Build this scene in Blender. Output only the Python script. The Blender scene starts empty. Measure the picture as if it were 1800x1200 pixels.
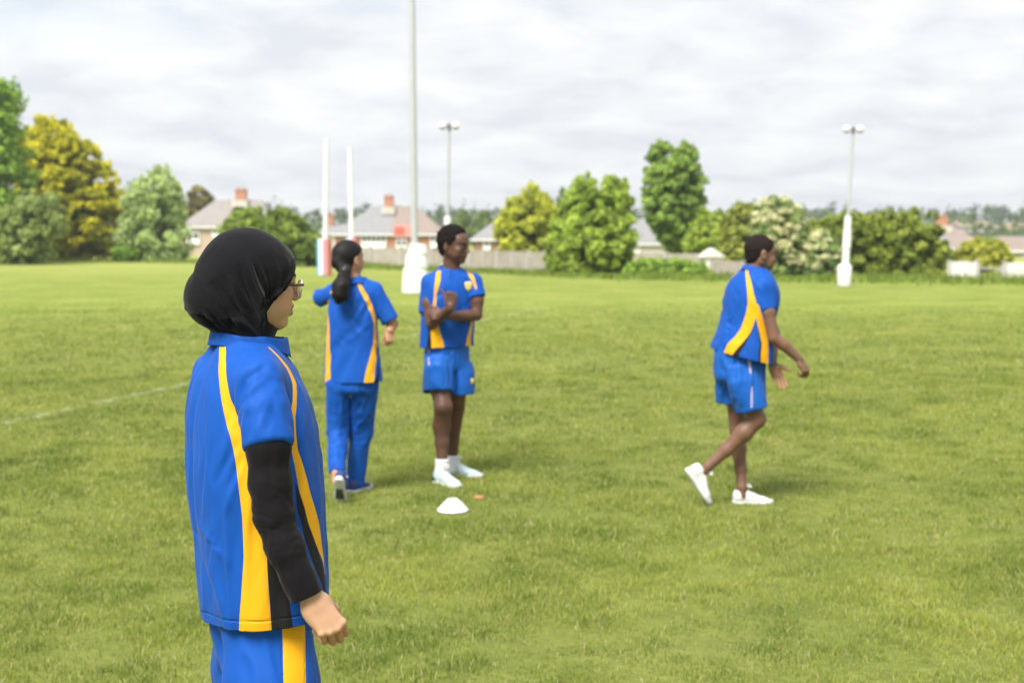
import bpy, bmesh, math, random
import numpy as np
from mathutils import Vector, Matrix
from mathutils.bvhtree import BVHTree

R = math.radians
sc = bpy.context.scene
C = sc.collection

# ------------------------------------------------------------------ camera
CAM_H = 1.6
FPX = 2500.0                       # focal length in photo pixels (50 mm lens, 1800 px wide)
PITCH = math.atan((600 - 398) / FPX)
cam_d = bpy.data.cameras.new('camera')
cam = bpy.data.objects.new('camera', cam_d); C.objects.link(cam)
cam.location = (0, 0, CAM_H); cam.rotation_euler = (math.pi / 2 - PITCH, 0, 0)
cam_d.sensor_width = 36; cam_d.lens = 50; cam_d.clip_start = .05; cam_d.clip_end = 6000
cam_d.dof.use_dof = True; cam_d.dof.focus_distance = 3.12; cam_d.dof.aperture_fstop = 4.6
sc.camera = cam
sc.render.resolution_x = 1024; sc.render.resolution_y = 682

# ------------------------------------------------------------------ light
sc.view_settings.view_transform = 'Standard'; sc.view_settings.look = 'None'
sc.view_settings.exposure = 0.86; sc.view_settings.gamma = 1
sc.cycles.use_denoising = True
sc.cycles.max_bounces = 8; sc.cycles.transparent_max_bounces = 16
SUN_AZ = Vector((-.45, -.89, 0)).normalized(); SUN_EL = R(54)
sun_dir = SUN_AZ * math.cos(SUN_EL) + Vector((0, 0, math.sin(SUN_EL)))
sl = bpy.data.lights.new('sun', 'SUN'); sl.energy = 3.9; sl.angle = R(25); sl.color = (1, .955, .88)
sun = bpy.data.objects.new('sun', sl); C.objects.link(sun)
sun.rotation_euler = (-sun_dir).to_track_quat('-Z', 'Y').to_euler(); sun.location = (-20, -30, 60)

w = bpy.data.worlds.new('World'); sc.world = w; w.use_nodes = True
nt = w.node_tree; N = nt.nodes; L = nt.links; N.clear()
def nn(t, **k):
    n = N.new(t)
    for a, b in k.items(): setattr(n, a, b)
    return n
def mth(op, a, b=None, c=None):
    n = N.new('ShaderNodeMath'); n.operation = op
    for i, v in enumerate((a, b, c)):
        if v is None: continue
        if isinstance(v, (int, float)): n.inputs[i].default_value = v
        else: L.new(v, n.inputs[i])
    return n.outputs[0]
out = nn('ShaderNodeOutputWorld'); bgc = nn('ShaderNodeBackground'); bgs = nn('ShaderNodeBackground'); mx = nn('ShaderNodeMixShader')
sky = nn('ShaderNodeTexSky', sky_type='NISHITA', sun_disc=False, sun_elevation=SUN_EL, sun_rotation=math.atan2(SUN_AZ.x, SUN_AZ.y))
L.new(sky.outputs[0], bgs.inputs[0]); bgs.inputs[1].default_value = .12
geo = nn('ShaderNodeTexCoord'); sep = nn('ShaderNodeSeparateXYZ'); L.new(geo.outputs['Generated'], sep.inputs[0])
zc = mth('MAXIMUM', mth('ADD', sep.outputs[2], .20), .02)
cx = mth('DIVIDE', sep.outputs[0], zc); cy = mth('DIVIDE', sep.outputs[1], zc)
cmb = nn('ShaderNodeCombineXYZ'); L.new(cx, cmb.inputs[0]); L.new(cy, cmb.inputs[1]); cmb.inputs[2].default_value = 3.1
n1 = nn('ShaderNodeTexNoise'); n1.inputs['Scale'].default_value = 3.2; n1.inputs['Detail'].default_value = 9; n1.inputs['Roughness'].default_value = .56
n1.inputs['Distortion'].default_value = .25
L.new(cmb.outputs[0], n1.inputs['Vector'])
cr = nn('ShaderNodeValToRGB'); L.new(n1.outputs[0], cr.inputs[0])
e = cr.color_ramp.elements
e[0].position = .36; e[0].color = (.400, .412, .436, 1)
e[1].position = .64; e[1].color = (.535, .535, .53, 1)
m = cr.color_ramp.elements.new(.46); m.color = (.458, .464, .476, 1)
m = cr.color_ramp.elements.new(.53); m.color = (.490, .492, .495, 1)
L.new(cr.outputs[0], bgc.inputs[0]); bgc.inputs[1].default_value = 1.13
n2 = nn('ShaderNodeTexNoise'); n2.inputs['Scale'].default_value = .35; n2.inputs['Detail'].default_value = 5
L.new(cmb.outputs[0], n2.inputs['Vector'])
mr = nn('ShaderNodeMapRange'); mr.inputs[1].default_value = .32; mr.inputs[2].default_value = .50; mr.inputs[3].default_value = .72; mr.inputs[4].default_value = .97
L.new(n2.outputs[0], mr.inputs[0])
L.new(mr.outputs[0], mx.inputs[0]); L.new(bgs.outputs[0], mx.inputs[1]); L.new(bgc.outputs[0], mx.inputs[2]); L.new(mx.outputs[0], out.inputs[0])

# ------------------------------------------------------------------ helpers
def gz(y):
    """height of the ground: flat near, falling 1 in 100 beyond ten metres"""
    t = max(0.0, y - 10.0)
    return -.01 * t * t / (t + 2.0) if t > 0 else 0.0
def P(px, py, y):
    """world point seen at photo pixel px,py at world depth y"""
    ct, st = math.cos(PITCH), math.sin(PITCH)
    sx = (px - 900) / FPX; sy = (600 - py) / FPX
    d = np.array([sx, ct + sy * st, -st + sy * ct])
    return np.array([0, 0, CAM_H]) + d * (y / d[1])
def nrm(v):
    v = np.asarray(v, float); return v / np.linalg.norm(v)
def tag(o, label=None, cat=None, group=None, kind=None):
    if label: o['label'] = label
    if cat: o['category'] = cat
    if group: o['group'] = group
    if kind: o['kind'] = kind
    return o
def empty(name, loc, label, cat, group=None):
    o = bpy.data.objects.new(name, None); C.objects.link(o); o.location = loc; o.empty_display_size = .2
    return tag(o, label, cat, group)
def raw_mesh(name, v, loops, starts, smooth=True):
    me = bpy.data.meshes.new(name)
    v = np.asarray(v, np.float32); loops = np.asarray(loops, np.int32); starts = np.asarray(starts, np.int32)
    me.vertices.add(len(v)); me.vertices.foreach_set('co', v.ravel())
    me.loops.add(len(loops)); me.loops.foreach_set('vertex_index', loops)
    me.polygons.add(len(starts)); me.polygons.foreach_set('loop_start', starts)
    me.update(calc_edges=True)
    if smooth: me.polygons.foreach_set('use_smooth', np.ones(len(starts), bool))
    return me
def quads_mesh(name, v, q, smooth=True):
    q = np.asarray(q, np.int32)
    return raw_mesh(name, v, q.ravel(), np.arange(len(q)) * q.shape[1], smooth)
def link(name, me, mat, parent=None, loc=None):
    o = bpy.data.objects.new(name, me); C.objects.link(o)
    if mat is not None:
        for m_ in (mat if isinstance(mat, (list, tuple)) else [mat]): me.materials.append(m_)
    if parent is not None: o.parent = parent
    if loc is not None: o.location = loc
    return o
def fattr(me, name, vals):
    a = me.attributes.new(name, 'FLOAT', 'POINT'); a.data.foreach_set('value', np.asarray(vals, np.float32))
def cattr(me, name, vals):
    a = me.attributes.new(name, 'FLOAT_COLOR', 'POINT')
    v = np.ones((len(vals), 4), np.float32); v[:, :3] = vals; a.data.foreach_set('color', v.ravel())
def verts_of(me):
    v = np.empty(len(me.vertices) * 3, np.float32); me.vertices.foreach_get('co', v); return v.reshape(-1, 3).astype(float)
def norms_of(me):
    v = np.empty(len(me.vertices) * 3, np.float32); me.vertices.foreach_get('normal', v); return v.reshape(-1, 3).astype(float)

_rs = np.random.RandomState(7)
_lat = _rs.rand(32, 32, 32).astype(np.float32) * 2 - 1
def vnoise(p):
    """smooth value noise in -1..1 at points p (n,3)"""
    p = np.asarray(p, float); i = np.floor(p).astype(int); f = p - i; f = f * f * (3 - 2 * f)
    r = 0
    for dx in (0, 1):
        for dy in (0, 1):
            for dz in (0, 1):
                wgt = (f[:, 0] if dx else 1 - f[:, 0]) * (f[:, 1] if dy else 1 - f[:, 1]) * (f[:, 2] if dz else 1 - f[:, 2])
                r = r + wgt * _lat[(i[:, 0] + dx) & 31, (i[:, 1] + dy) & 31, (i[:, 2] + dz) & 31]
    return r
def fnoise(p, oct=3):
    return sum(vnoise(p * 2 ** k + 7.3 * k) / 2 ** k for k in range(oct))

# ------------------------------------------------------------------ signed distance volumes
def frame(fwd, up=(0, 0, 1)):
    """columns side(right), forward, up"""
    f = nrm(fwd); u = np.asarray(up, float); s = nrm(np.cross(f, u)); u = np.cross(s, f)
    return np.stack([s, f, u], 1)
def yawpitch(yaw, pitch=0, roll=0):
    """yaw: heading of the face in the ground plane, 0 = +X, 90 = away from camera; pitch up positive"""
    f = np.array([math.cos(R(yaw)) * math.cos(R(pitch)), math.sin(R(yaw)) * math.cos(R(pitch)), math.sin(R(pitch))])
    F = frame(f)
    if roll:
        c, s = math.cos(R(roll)), math.sin(R(roll))
        F = np.stack([F[:, 0] * c - F[:, 2] * s, F[:, 1], F[:, 2] * c + F[:, 0] * s], 1)
    return F
def smooth_tab(x, ys, n=160, sg=4):
    xs = np.linspace(x[0], x[-1], n); k = np.exp(-.5 * (np.arange(-12, 13) / sg) ** 2); k /= k.sum()
    o = []
    for y in ys:
        t = np.interp(xs, x, y); t = np.concatenate([2 * t[0] - t[12:0:-1], t, 2 * t[-1] - t[-2:-14:-1]]); o.append(np.convolve(t, k, 'valid'))
    return xs, o
class Vol:
    def __init__(s, lo, hi, h):
        s.lo = np.asarray(lo, float); s.h = h
        s.n = np.ceil((np.asarray(hi, float) - s.lo) / h).astype(int) + 1
        s.D = np.full(s.n, .5, np.float32)
    def box(s, lo, hi, m):
        a = np.clip(np.floor((np.asarray(lo) - m - s.lo) / s.h).astype(int), 0, s.n - 1)
        b = np.clip(np.ceil((np.asarray(hi) + m - s.lo) / s.h).astype(int) + 1, 1, s.n)
        sl_ = tuple(slice(i, j) for i, j in zip(a, b))
        g = [(s.lo[i] + s.h * np.arange(a[i], b[i])).astype(np.float32) for i in range(3)]
        return sl_, g[0][:, None, None], g[1][None, :, None], g[2][None, None, :]
    def _put(s, sl_, d, k, op):
        a = s.D[sl_]
        if a.size == 0: return
        if op == 'sub': d = -d; 
        if op in ('sub', 'int'):
            if k <= 0: s.D[sl_] = np.maximum(a, d); return
            h = np.clip(.5 - .5 * (d - a) / k, 0, 1); s.D[sl_] = d * (1 - h) + a * h + k * h * (1 - h)
        else:
            if k <= 0: s.D[sl_] = np.minimum(a, d); return
            h = np.clip(.5 + .5 * (d - a) / k, 0, 1); s.D[sl_] = d * (1 - h) + a * h - k * h * (1 - h)
    def cone(s, a, b, ra, rb, k=.01, op='add', clip=None):
        a = np.asarray(a, float); b = np.asarray(b, float); r = max(ra, rb)
        sl_, X, Y, Z = s.box(np.minimum(a, b) - r, np.maximum(a, b) + r, k + 3 * s.h)
        ab = b - a; L2 = float(ab @ ab) + 1e-12
        x, y, z = X - a[0], Y - a[1], Z - a[2]
        t = np.clip((x * ab[0] + y * ab[1] + z * ab[2]) / L2, 0, 1)
        d = np.sqrt((x - t * ab[0]) ** 2 + (y - t * ab[1]) ** 2 + (z - t * ab[2]) ** 2) - (ra + (rb - ra) * t)
        if clip is not None:
            cp, cn = clip; d = np.maximum(d, (X - cp[0]) * cn[0] + (Y - cp[1]) * cn[1] + (Z - cp[2]) * cn[2])
        s._put(sl_, d, k, op)
    def chain(s, pts, rs, k=.01):
        for i in range(len(pts) - 1): s.cone(pts[i], pts[i + 1], rs[i], rs[i + 1], k)
    def ell(s, c, r, F=None, k=.01, op='add'):
        c = np.asarray(c, float); F = np.eye(3) if F is None else F; r = np.asarray(r, float)
        e_ = np.sqrt(((F * r) ** 2).sum(1))
        sl_, X, Y, Z = s.box(c - e_, c + e_, k + 3 * s.h)
        x, y, z = X - c[0], Y - c[1], Z - c[2]
        q = [x * F[0, i] + y * F[1, i] + z * F[2, i] for i in range(3)]
        k0 = np.sqrt((q[0] / r[0]) ** 2 + (q[1] / r[1]) ** 2 + (q[2] / r[2]) ** 2)
        k1 = np.sqrt((q[0] / r[0] ** 2) ** 2 + (q[1] / r[1] ** 2) ** 2 + (q[2] / r[2] ** 2) ** 2) + 1e-6
        s._put(sl_, k0 * (k0 - 1) / k1, k, op)
    def loft(s, o, F, t, c1, c2, r1, r2, p=2.0, k=.01, op='add', sg=4, cap=0.0):
        """slices along F[:,2]; centres c1 (F0) c2 (F1), half sizes r1 r2"""
        o = np.asarray(o, float); t = np.asarray(t, float)
        xs, (C1, C2, R1, R2) = smooth_tab(t, [c1, c2, r1, r2], sg=sg)
        mr_ = max(R1.max(), R2.max())
        pts = np.array([o + F[:, 0] * C1[i] + F[:, 1] * C2[i] + F[:, 2] * xs[i] for i in range(0, len(xs), 8)] + [o + F[:, 0] * C1[-1] + F[:, 1] * C2[-1] + F[:, 2] * xs[-1]])
        sl_, X, Y, Z = s.box(pts.min(0) - mr_, pts.max(0) + mr_, k + 3 * s.h)
        x, y, z = X - o[0], Y - o[1], Z - o[2]
        q = [x * F[0, i] + y * F[1, i] + z * F[2, i] for i in range(3)]
        sh = np.broadcast(x, y, z).shape
        qz = np.broadcast_to(q[2], sh).astype(np.float32)
        f = lambda T: np.interp(qz.ravel(), xs, T).reshape(sh).astype(np.float32)
        a1, a2 = f(R1), f(R2)
        u = np.abs(q[0] - f(C1)) / a1; v = np.abs(q[1] - f(C2)) / a2
        d = ((u ** p + v ** p) ** (1 / p) - 1) * np.minimum(a1, a2)
        e1 = np.maximum(qz - xs[-1], xs[0] - qz)
        if cap > 0:
            dd = np.maximum(d, -cap * 4) + cap; ee = e1 + cap
            d = np.minimum(np.maximum(dd, ee), 0) + np.sqrt(np.maximum(dd, 0) ** 2 + np.maximum(ee, 0) ** 2) - cap
        else: d = np.maximum(d, e1)
        s._put(sl_, d, k, op)
    def func(s, fn, lo, hi, k=0, op='int'):
        sl_, X, Y, Z = s.box(lo, hi, 0); s._put(sl_, fn(X, Y, Z).astype(np.float32), k, op)
    def mesh(s):
        """naive surface nets"""
        D = s.D; ins = D < 0
        c = [ins[i:D.shape[0] - 1 + i, j:D.shape[1] - 1 + j, k:D.shape[2] - 1 + k] for i in (0, 1) for j in (0, 1) for k in (0, 1)]
        anyi = c[0].copy(); alli = c[0].copy()
        for q in c[1:]: anyi |= q; alli &= q
        act = anyi & ~alli
        idx = np.argwhere(act); n = len(idx)
        ids = np.full(act.shape, -1, np.int32); ids[act] = np.arange(n)
        acc = np.zeros((n, 3)); cnt = np.zeros(n)
        off = [(i, j, k) for i in (0, 1) for j in (0, 1) for k in (0, 1)]
        val = {o_: D[idx[:, 0] + o_[0], idx[:, 1] + o_[1], idx[:, 2] + o_[2]].astype(float) for o_ in off}
        for a in off:
            for ax in range(3):
                if a[ax]: continue
                b = list(a); b[ax] = 1; b = tuple(b)
                va, vb = val[a], val[b]; m_ = (va < 0) != (vb < 0)
                t = np.where(m_, va / np.where(m_, va - vb, 1), 0)
                p = np.tile(np.array(a, float), (n, 1)); p[:, ax] += t
                acc[m_] += p[m_]; cnt[m_] += 1
        v = s.lo + (idx + acc / cnt[:, None]) * s.h
        Q = []
        for ax in range(3):
            sl0 = [slice(None)] * 3; sl1 = [slice(None)] * 3; sl0[ax] = slice(0, -1); sl1[ax] = slice(1, None)
            A = ins[tuple(sl0)]; B = ins[tuple(sl1)]; b1, b2 = [(1, 2), (2, 0), (0, 1)][ax]
            e_ = np.argwhere(A != B); ok = (e_[:, b1] > 0) & (e_[:, b2] > 0) & (e_[:, b1] < act.shape[b1]) & (e_[:, b2] < act.shape[b2])
            e_ = e_[ok]; flip = A[e_[:, 0], e_[:, 1], e_[:, 2]]
            def cid(o1, o2):
                q = e_.copy(); q[:, b1] -= o1; q[:, b2] -= o2; return ids[q[:, 0], q[:, 1], q[:, 2]]
            q4 = np.stack([cid(1, 1), cid(0, 1), cid(0, 0), cid(1, 0)], 1)
            q4[~flip] = q4[~flip][:, ::-1]; Q.append(q4)
        return v, np.concatenate(Q)
def relax(v, q, it=2, lam=.5):
    """laplacian smoothing of a quad mesh"""
    e_ = np.concatenate([q[:, [0, 1]], q[:, [1, 2]], q[:, [2, 3]], q[:, [3, 0]]])
    for _ in range(it):
        acc = np.zeros_like(v); n = np.zeros(len(v))
        for k in range(3):
            acc[:, k] = np.bincount(e_[:, 0], v[e_[:, 1], k], len(v)) + np.bincount(e_[:, 1], v[e_[:, 0], k], len(v))
        n = np.bincount(e_[:, 0], minlength=len(v)) + np.bincount(e_[:, 1], minlength=len(v))
        v = v + lam * (acc / np.maximum(n, 1)[:, None] - v)
    return v
def vnormals(v, q):
    d1 = v[q[:, 2]] - v[q[:, 0]]; d2 = v[q[:, 3]] - v[q[:, 1]]; fn = np.cross(d1, d2)
    n = np.zeros_like(v)
    for c_ in range(4):
        for k in range(3): n[:, k] += np.bincount(q[:, c_], fn[:, k], len(v))
    return n / (np.linalg.norm(n, axis=1)[:, None] + 1e-12)
def cut(me, cuts):
    """cuts: list of (point, normal, centre, radius): removes what lies beyond the plane within the sphere"""
    bm = bmesh.new(); bm.from_mesh(me)
    for p, n, c, r in cuts:
        c = Vector(c); fs = [f for f in bm.faces if (f.calc_center_median() - c).length < r]
        es = set(e_ for f in fs for e_ in f.edges); vs = set(v for f in fs for v in f.verts)
        bmesh.ops.bisect_plane(bm, geom=fs + list(es) + list(vs), plane_co=Vector(p), plane_no=Vector(n), clear_outer=False, dist=1e-5)
        pn = Vector(n).normalized(); pp = Vector(p)
        kill = [f for f in bm.faces if (f.calc_center_median() - c).length < r and (f.calc_center_median() - pp).dot(pn) > 1e-6]
        bmesh.ops.delete(bm, geom=kill, context='FACES')
    bm.to_mesh(me); bm.free(); me.update()
def seg_dist(v, pts, hws):
    """signed value halfwidth - distance to a polyline with varying half width"""
    best = np.full(len(v), -1.0)
    for i in range(len(pts) - 1):
        a, b = pts[i], pts[i + 1]; ab = b - a; t = np.clip(((v - a) @ ab) / (ab @ ab + 1e-12), 0, 1)
        d = np.linalg.norm(v - a - t[:, None] * ab, axis=1)
        best = np.maximum(best, hws[i] + (hws[i + 1] - hws[i]) * t - d)
    return best
def ridged(v, axis, la, lc, seed=0, sharp=1.0):
    """folds running along axis; la length along, lc spacing across"""
    F = frame(axis, (0, 1, .001) if abs(nrm(axis)[2]) > .9 else (0, 0, 1))
    q = np.stack([v @ F[:, 0] / lc, v @ F[:, 1] / la, v @ F[:, 2] / lc], 1) + seed * 3.7
    wv = fnoise(q * .7 + 11, 2) * .5
    n_ = vnoise(q + wv[:, None])
    return 1 - 2 * np.sqrt(n_ ** 2 + .02)

# ------------------------------------------------------------------ materials
def mat(name, col=(.5, .5, .5), rough=.6, spec=.4, sheen=0, bump=None, var=0, vscale=5, attr=None, metallic=0, sss=0, coords='Object'):
    m_ = bpy.data.materials.new(name); m_.use_nodes = True; t = m_.node_tree; b = t.nodes['Principled BSDF']
    b.inputs['Base Color'].default_value = (*col, 1); b.inputs['Roughness'].default_value = rough
    b.inputs['Specular IOR Level'].default_value = spec; b.inputs['Metallic'].default_value = metallic
    if sheen: b.inputs['Sheen Weight'].default_value = sheen; b.inputs['Sheen Roughness'].default_value = .45
    if sss:
        b.inputs['Subsurface Weight'].default_value = sss; b.inputs['Subsurface Radius'].default_value = (.012, .005, .003); b.inputs['Subsurface Scale'].default_value = 1
    tc = t.nodes.new('ShaderNodeTexCoord'); src = None
    if attr:
        a = t.nodes.new('ShaderNodeAttribute'); a.attribute_name = attr; src = a.outputs['Color']; t.links.new(src, b.inputs['Base Color'])
    if var:
        n_ = t.nodes.new('ShaderNodeTexNoise'); n_.inputs['Scale'].default_value = vscale; n_.inputs['Detail'].default_value = 5
        t.links.new(tc.outputs[coords], n_.inputs['Vector'])
        r = t.nodes.new('ShaderNodeMapRange'); r.inputs[1].default_value = .25; r.inputs[2].default_value = .75; r.inputs[3].default_value = 1 - var; r.inputs[4].default_value = 1 + var
        t.links.new(n_.outputs[0], r.inputs[0])
        h = t.nodes.new('ShaderNodeHueSaturation'); h.inputs['Color'].default_value = (*col, 1)
        if src: t.links.new(src, h.inputs['Color'])
        t.links.new(r.outputs[0], h.inputs['Value']); t.links.new(h.outputs[0], b.inputs['Base Color'])
    if bump:
        n_ = t.nodes.new('ShaderNodeTexNoise'); n_.inputs['Scale'].default_value = bump[0]; n_.inputs['Detail'].default_value = 3
        t.links.new(tc.outputs[coords], n_.inputs['Vector'])
        bp = t.nodes.new('ShaderNodeBump'); bp.inputs['Strength'].default_value = bump[1]; bp.inputs['Distance'].default_value = bump[2]
        t.links.new(n_.outputs[0], bp.inputs['Height']); t.links.new(bp.outputs[0], b.inputs['Normal'])
    return m_
def kit_mat(name, base, yellow, black, third=(.5, .2, .2), rough=.68):
    """cloth: attribute sy > 0 yellow, sk > 0 black, sp > 0 thin piping, sm stitched seam height"""
    m_ = mat(name, base, rough, .2, sheen=.05)
    t = m_.node_tree; b = t.nodes['Principled BSDF']; last = None
    nz = t.nodes.new('ShaderNodeTexNoise'); nz.inputs['Scale'].default_value = 7; nz.inputs['Detail'].default_value = 6
    tc = t.nodes.new('ShaderNodeTexCoord'); t.links.new(tc.outputs['Object'], nz.inputs['Vector'])
    def soft(attr, w_=.0006):
        a = t.nodes.new('ShaderNodeAttribute'); a.attribute_name = attr
        r = t.nodes.new('ShaderNodeMapRange'); r.inputs[1].default_value = -w_; r.inputs[2].default_value = w_
        t.links.new(a.outputs['Fac'], r.inputs[0]); return r.outputs[0]
    col = None
    for attr, cc in (('sk', black), ('sy', yellow), ('sp', third)):
        x = t.nodes.new('ShaderNodeMix'); x.data_type = 'RGBA'; x.inputs[7].default_value = (*cc, 1)
        if col is None: x.inputs[6].default_value = (*base, 1)
        else: t.links.new(col, x.inputs[6])
        t.links.new(soft(attr), x.inputs[0]); col = x.outputs[2]
    h = t.nodes.new('ShaderNodeHueSaturation'); t.links.new(col, h.inputs['Color'])
    r = t.nodes.new('ShaderNodeMapRange'); r.inputs[1].default_value = .3; r.inputs[2].default_value = .7; r.inputs[3].default_value = .93; r.inputs[4].default_value = 1.06
    t.links.new(nz.outputs[0], r.inputs[0]); t.links.new(r.outputs[0], h.inputs['Value']); t.links.new(h.outputs[0], b.inputs['Base Color'])
    a = t.nodes.new('ShaderNodeAttribute'); a.attribute_name = 'sm'
    bp = t.nodes.new('ShaderNodeBump'); bp.inputs['Strength'].default_value = .8; bp.inputs['Distance'].default_value = .0025
    t.links.new(a.outputs['Fac'], bp.inputs['Height'])
    wv = t.nodes.new('ShaderNodeTexNoise'); wv.inputs['Scale'].default_value = 520; wv.inputs['Detail'].default_value = 1
    t.links.new(tc.outputs['Object'], wv.inputs['Vector'])
    bq = t.nodes.new('ShaderNodeBump'); bq.inputs['Strength'].default_value = .25; bq.inputs['Distance'].default_value = .0008
    t.links.new(wv.outputs[0], bq.inputs['Height']); t.links.new(bp.outputs[0], bq.inputs['Normal']); t.links.new(bq.outputs[0], b.inputs['Normal'])
    return m_
BLUE = (.003, .070, .36); YEL = (.74, .365, .008); BLK = (.010, .010, .013)
M = {}
M['kit'] = kit_mat('royal_blue_kit_cloth', BLUE, YEL, BLK, (.45, .20, .06))
M['kit_shiny'] = kit_mat('shiny_blue_shorts_cloth', (.008, .095, .41), YEL, BLK, (.50, .40, .52), rough=.5)
M['skin'] = mat('skin', attr='col', rough=.5, spec=.35, sss=.12, bump=(260, .12, .0006), var=.07, vscale=16)
M['black_cloth'] = mat('black_jersey_cloth', (.0075, .0075, .0095), .85, .08, sheen=.10, bump=(420, .25, .0007), var=.12, vscale=9)
M['sleeve_cloth'] = mat('charcoal_undershirt_cloth', (.009, .0082, .0100), .88, .08, sheen=.07, bump=(380, .3, .0008), var=.14, vscale=12)
M['hair'] = mat('black_hair', (.007, .005, .005), .6, .25, bump=(160, .7, .003))
M['short_hair'] = mat('very_short_black_hair', (.016, .011, .010), .85, .15, bump=(260, 1, .004))
M['afro'] = mat('short_curly_black_hair', (.009, .007, .007), .85, .15, bump=(230, 1, .005))
M['white_leather'] = mat('white_trainer_leather', (.62, .62, .63), .5, .3, bump=(60, .2, .002), var=.04, vscale=20)
M['white_rubber'] = mat('white_rubber_sole', (.56, .56, .55), .6, .3, var=.06, vscale=18)
M['grey_rubber'] = mat('dark_grey_tread_rubber', (.06, .065, .065), .7, .3, bump=(80, .5, .003), var=.2, vscale=25)
M['teal_mesh'] = mat('pale_teal_knit', (.46, .58, .60), .6, .3, bump=(200, .4, .002), var=.15, vscale=22)
M['navy_mesh'] = mat('navy_blue_knit', (.02, .045, .17), .65, .3, bump=(200, .4, .002), var=.15, vscale=22)
M['sock'] = mat('white_ribbed_sock', (.70, .70, .74), .85, .15, sheen=.2, bump=(150, .6, .002))
M['dark_trim'] = mat('black_trim', (.015, .015, .018), .5, .4)
# ------------------------------------------------------------------ anatomy
def HL(o, F, s, pt):          # head-local (forward, right, up) metres -> world
    return np.asarray(o) + s * (F[:, 1] * pt[0] + F[:, 0] * pt[1] + F[:, 2] * pt[2])
def head(V, o, F, s=1.0, mouth=0.0, ears=True, eyes=True):
    H = lambda *p: HL(o, F, s, p)
    E = lambda c, r, k: V.ell(H(*c), np.array([r[1], r[0], r[2]]) * s, F, k * s)
    E((-.012, 0, .030), (.093, .074, .080), .01)          # cranium (fwd, side, up)
    E((.024, 0, -.022), (.062, .060, .082), .02)          # face
    E((.056, 0, .034), (.032, .052, .038), .02)           # forehead
    for sg in (-1, 1):
        V.cone(H(-.004, sg * .050, -.045), H(.050, sg * .017, -.090), .018 * s, .015 * s, .025 * s)   # jaw
        V.cone(H(-.004, sg * .052, -.045), H(-.006, sg * .058, -.005), .016 * s, .014 * s, .02 * s)
        V.cone(H(.078, sg * .034, .014), H(.087, 0, .014), .010 * s, .009 * s, .012 * s)          # brow
        E((.058, sg * .043, -.024), (.021, .019, .018), .016)                                   # cheekbone
        E((.050, sg * .036, -.052), (.025, .022, .024), .018)
    E((.062, 0, -.090), (.022, .022, .018), .015)                                               # chin
    E((.070, 0, -.058), (.018, .026, .022), .014)                                               # muzzle
    if eyes:
        for sg in (-1, 1): V.ell(H(.096, sg * .032, -.002), np.array([.017, .016, .0115]) * s, F, .012 * s, op='sub')
        for sg in (-1, 1): V.ell(H(.0755, sg * .031, -.003), np.array([.0135, .0118, .0105]) * s, F, .003 * s)
    V.cone(H(.086, 0, .006), H(.106, 0, -.029), .0070 * s, .0095 * s, .010 * s)                  # nose
    for sg in (-1, 1): E((.096, sg * .0105, -.034), (.010, .0075, .0075), .006)
    V.cone(H(.084, -.013, -.0545), H(.0905, 0, -.053), .0055 * s, .0065 * s, .005 * s)
    V.cone(H(.084, .013, -.0545), H(.0905, 0, -.053), .0055 * s, .0065 * s, .005 * s)
    V.cone(H(.083, -.011, -.066 - mouth), H(.088, 0, -.067 - mouth), .006 * s, .0075 * s, .005 * s)
    V.cone(H(.083, .011, -.066 - mouth), H(.088, 0, -.067 - mouth), .006 * s, .0075 * s, .005 * s)
    if ears:
        for sg in (-1, 1):
            Fe = np.stack([F[:, 0] * .93 - sg * F[:, 1] * .36, F[:, 1] * .93 + sg * F[:, 0] * .36, F[:, 2]], 1)
            V.ell(H(-.012, sg * .080, -.008), np.array([.007, .018, .030]) * s, Fe, .007 * s)
            V.ell(H(-.004, sg * .086, -.006), np.array([.0045, .008, .017]) * s, Fe, .004 * s, op='sub')
def paint_head(v, col, o, F, s, lip, brow=(.02, .015, .012), dark=None, hair_line=None):
    d = (v - o) / s; f, r, u = d @ F[:, 1], d @ F[:, 0], d @ F[:, 2]
    near = (np.abs(f) < .14) & (np.abs(r) < .11) & (np.abs(u) < .13)
    ml = near & (f > .078) & (np.abs(r) < .024) & (np.abs(u + .061) < .014)
    g = np.clip(1 - ((r / .026) ** 4 + ((u + .061) / .0145) ** 4), 0, 1)[:, None]
    col[:] = np.where(ml[:, None], col * (1 - g) + np.array(lip) * g, col)
    md = near & (f > .07) & (np.abs(u + .0605) < .0022) & (np.abs(r) < .022); col[md] *= .35
    ev = np.minimum(np.hypot(r - .031, (u + .003) * 1.9), np.hypot(r + .031, (u + .003) * 1.9))
    we = near & (f > .075) & (ev < .0095); col[we] = (.30, .28, .26)
    ir = near & (f > .075) & (np.minimum(np.hypot(r - .031, u + .003), np.hypot(r + .031, u + .003)) < .0055); col[ir] = (.02, .012, .008)
    lid = near & (f > .07) & (np.abs(ev - .0135) < .0014) & (u > -.006); col[lid] = brow
    bw = near & (f > .055) & (np.abs(r) > .012) & (np.abs(r) < .050) & (np.abs(u - (.021 - .12 * np.maximum(np.abs(r) - .036, 0))) < .0042); col[bw] = brow
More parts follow.
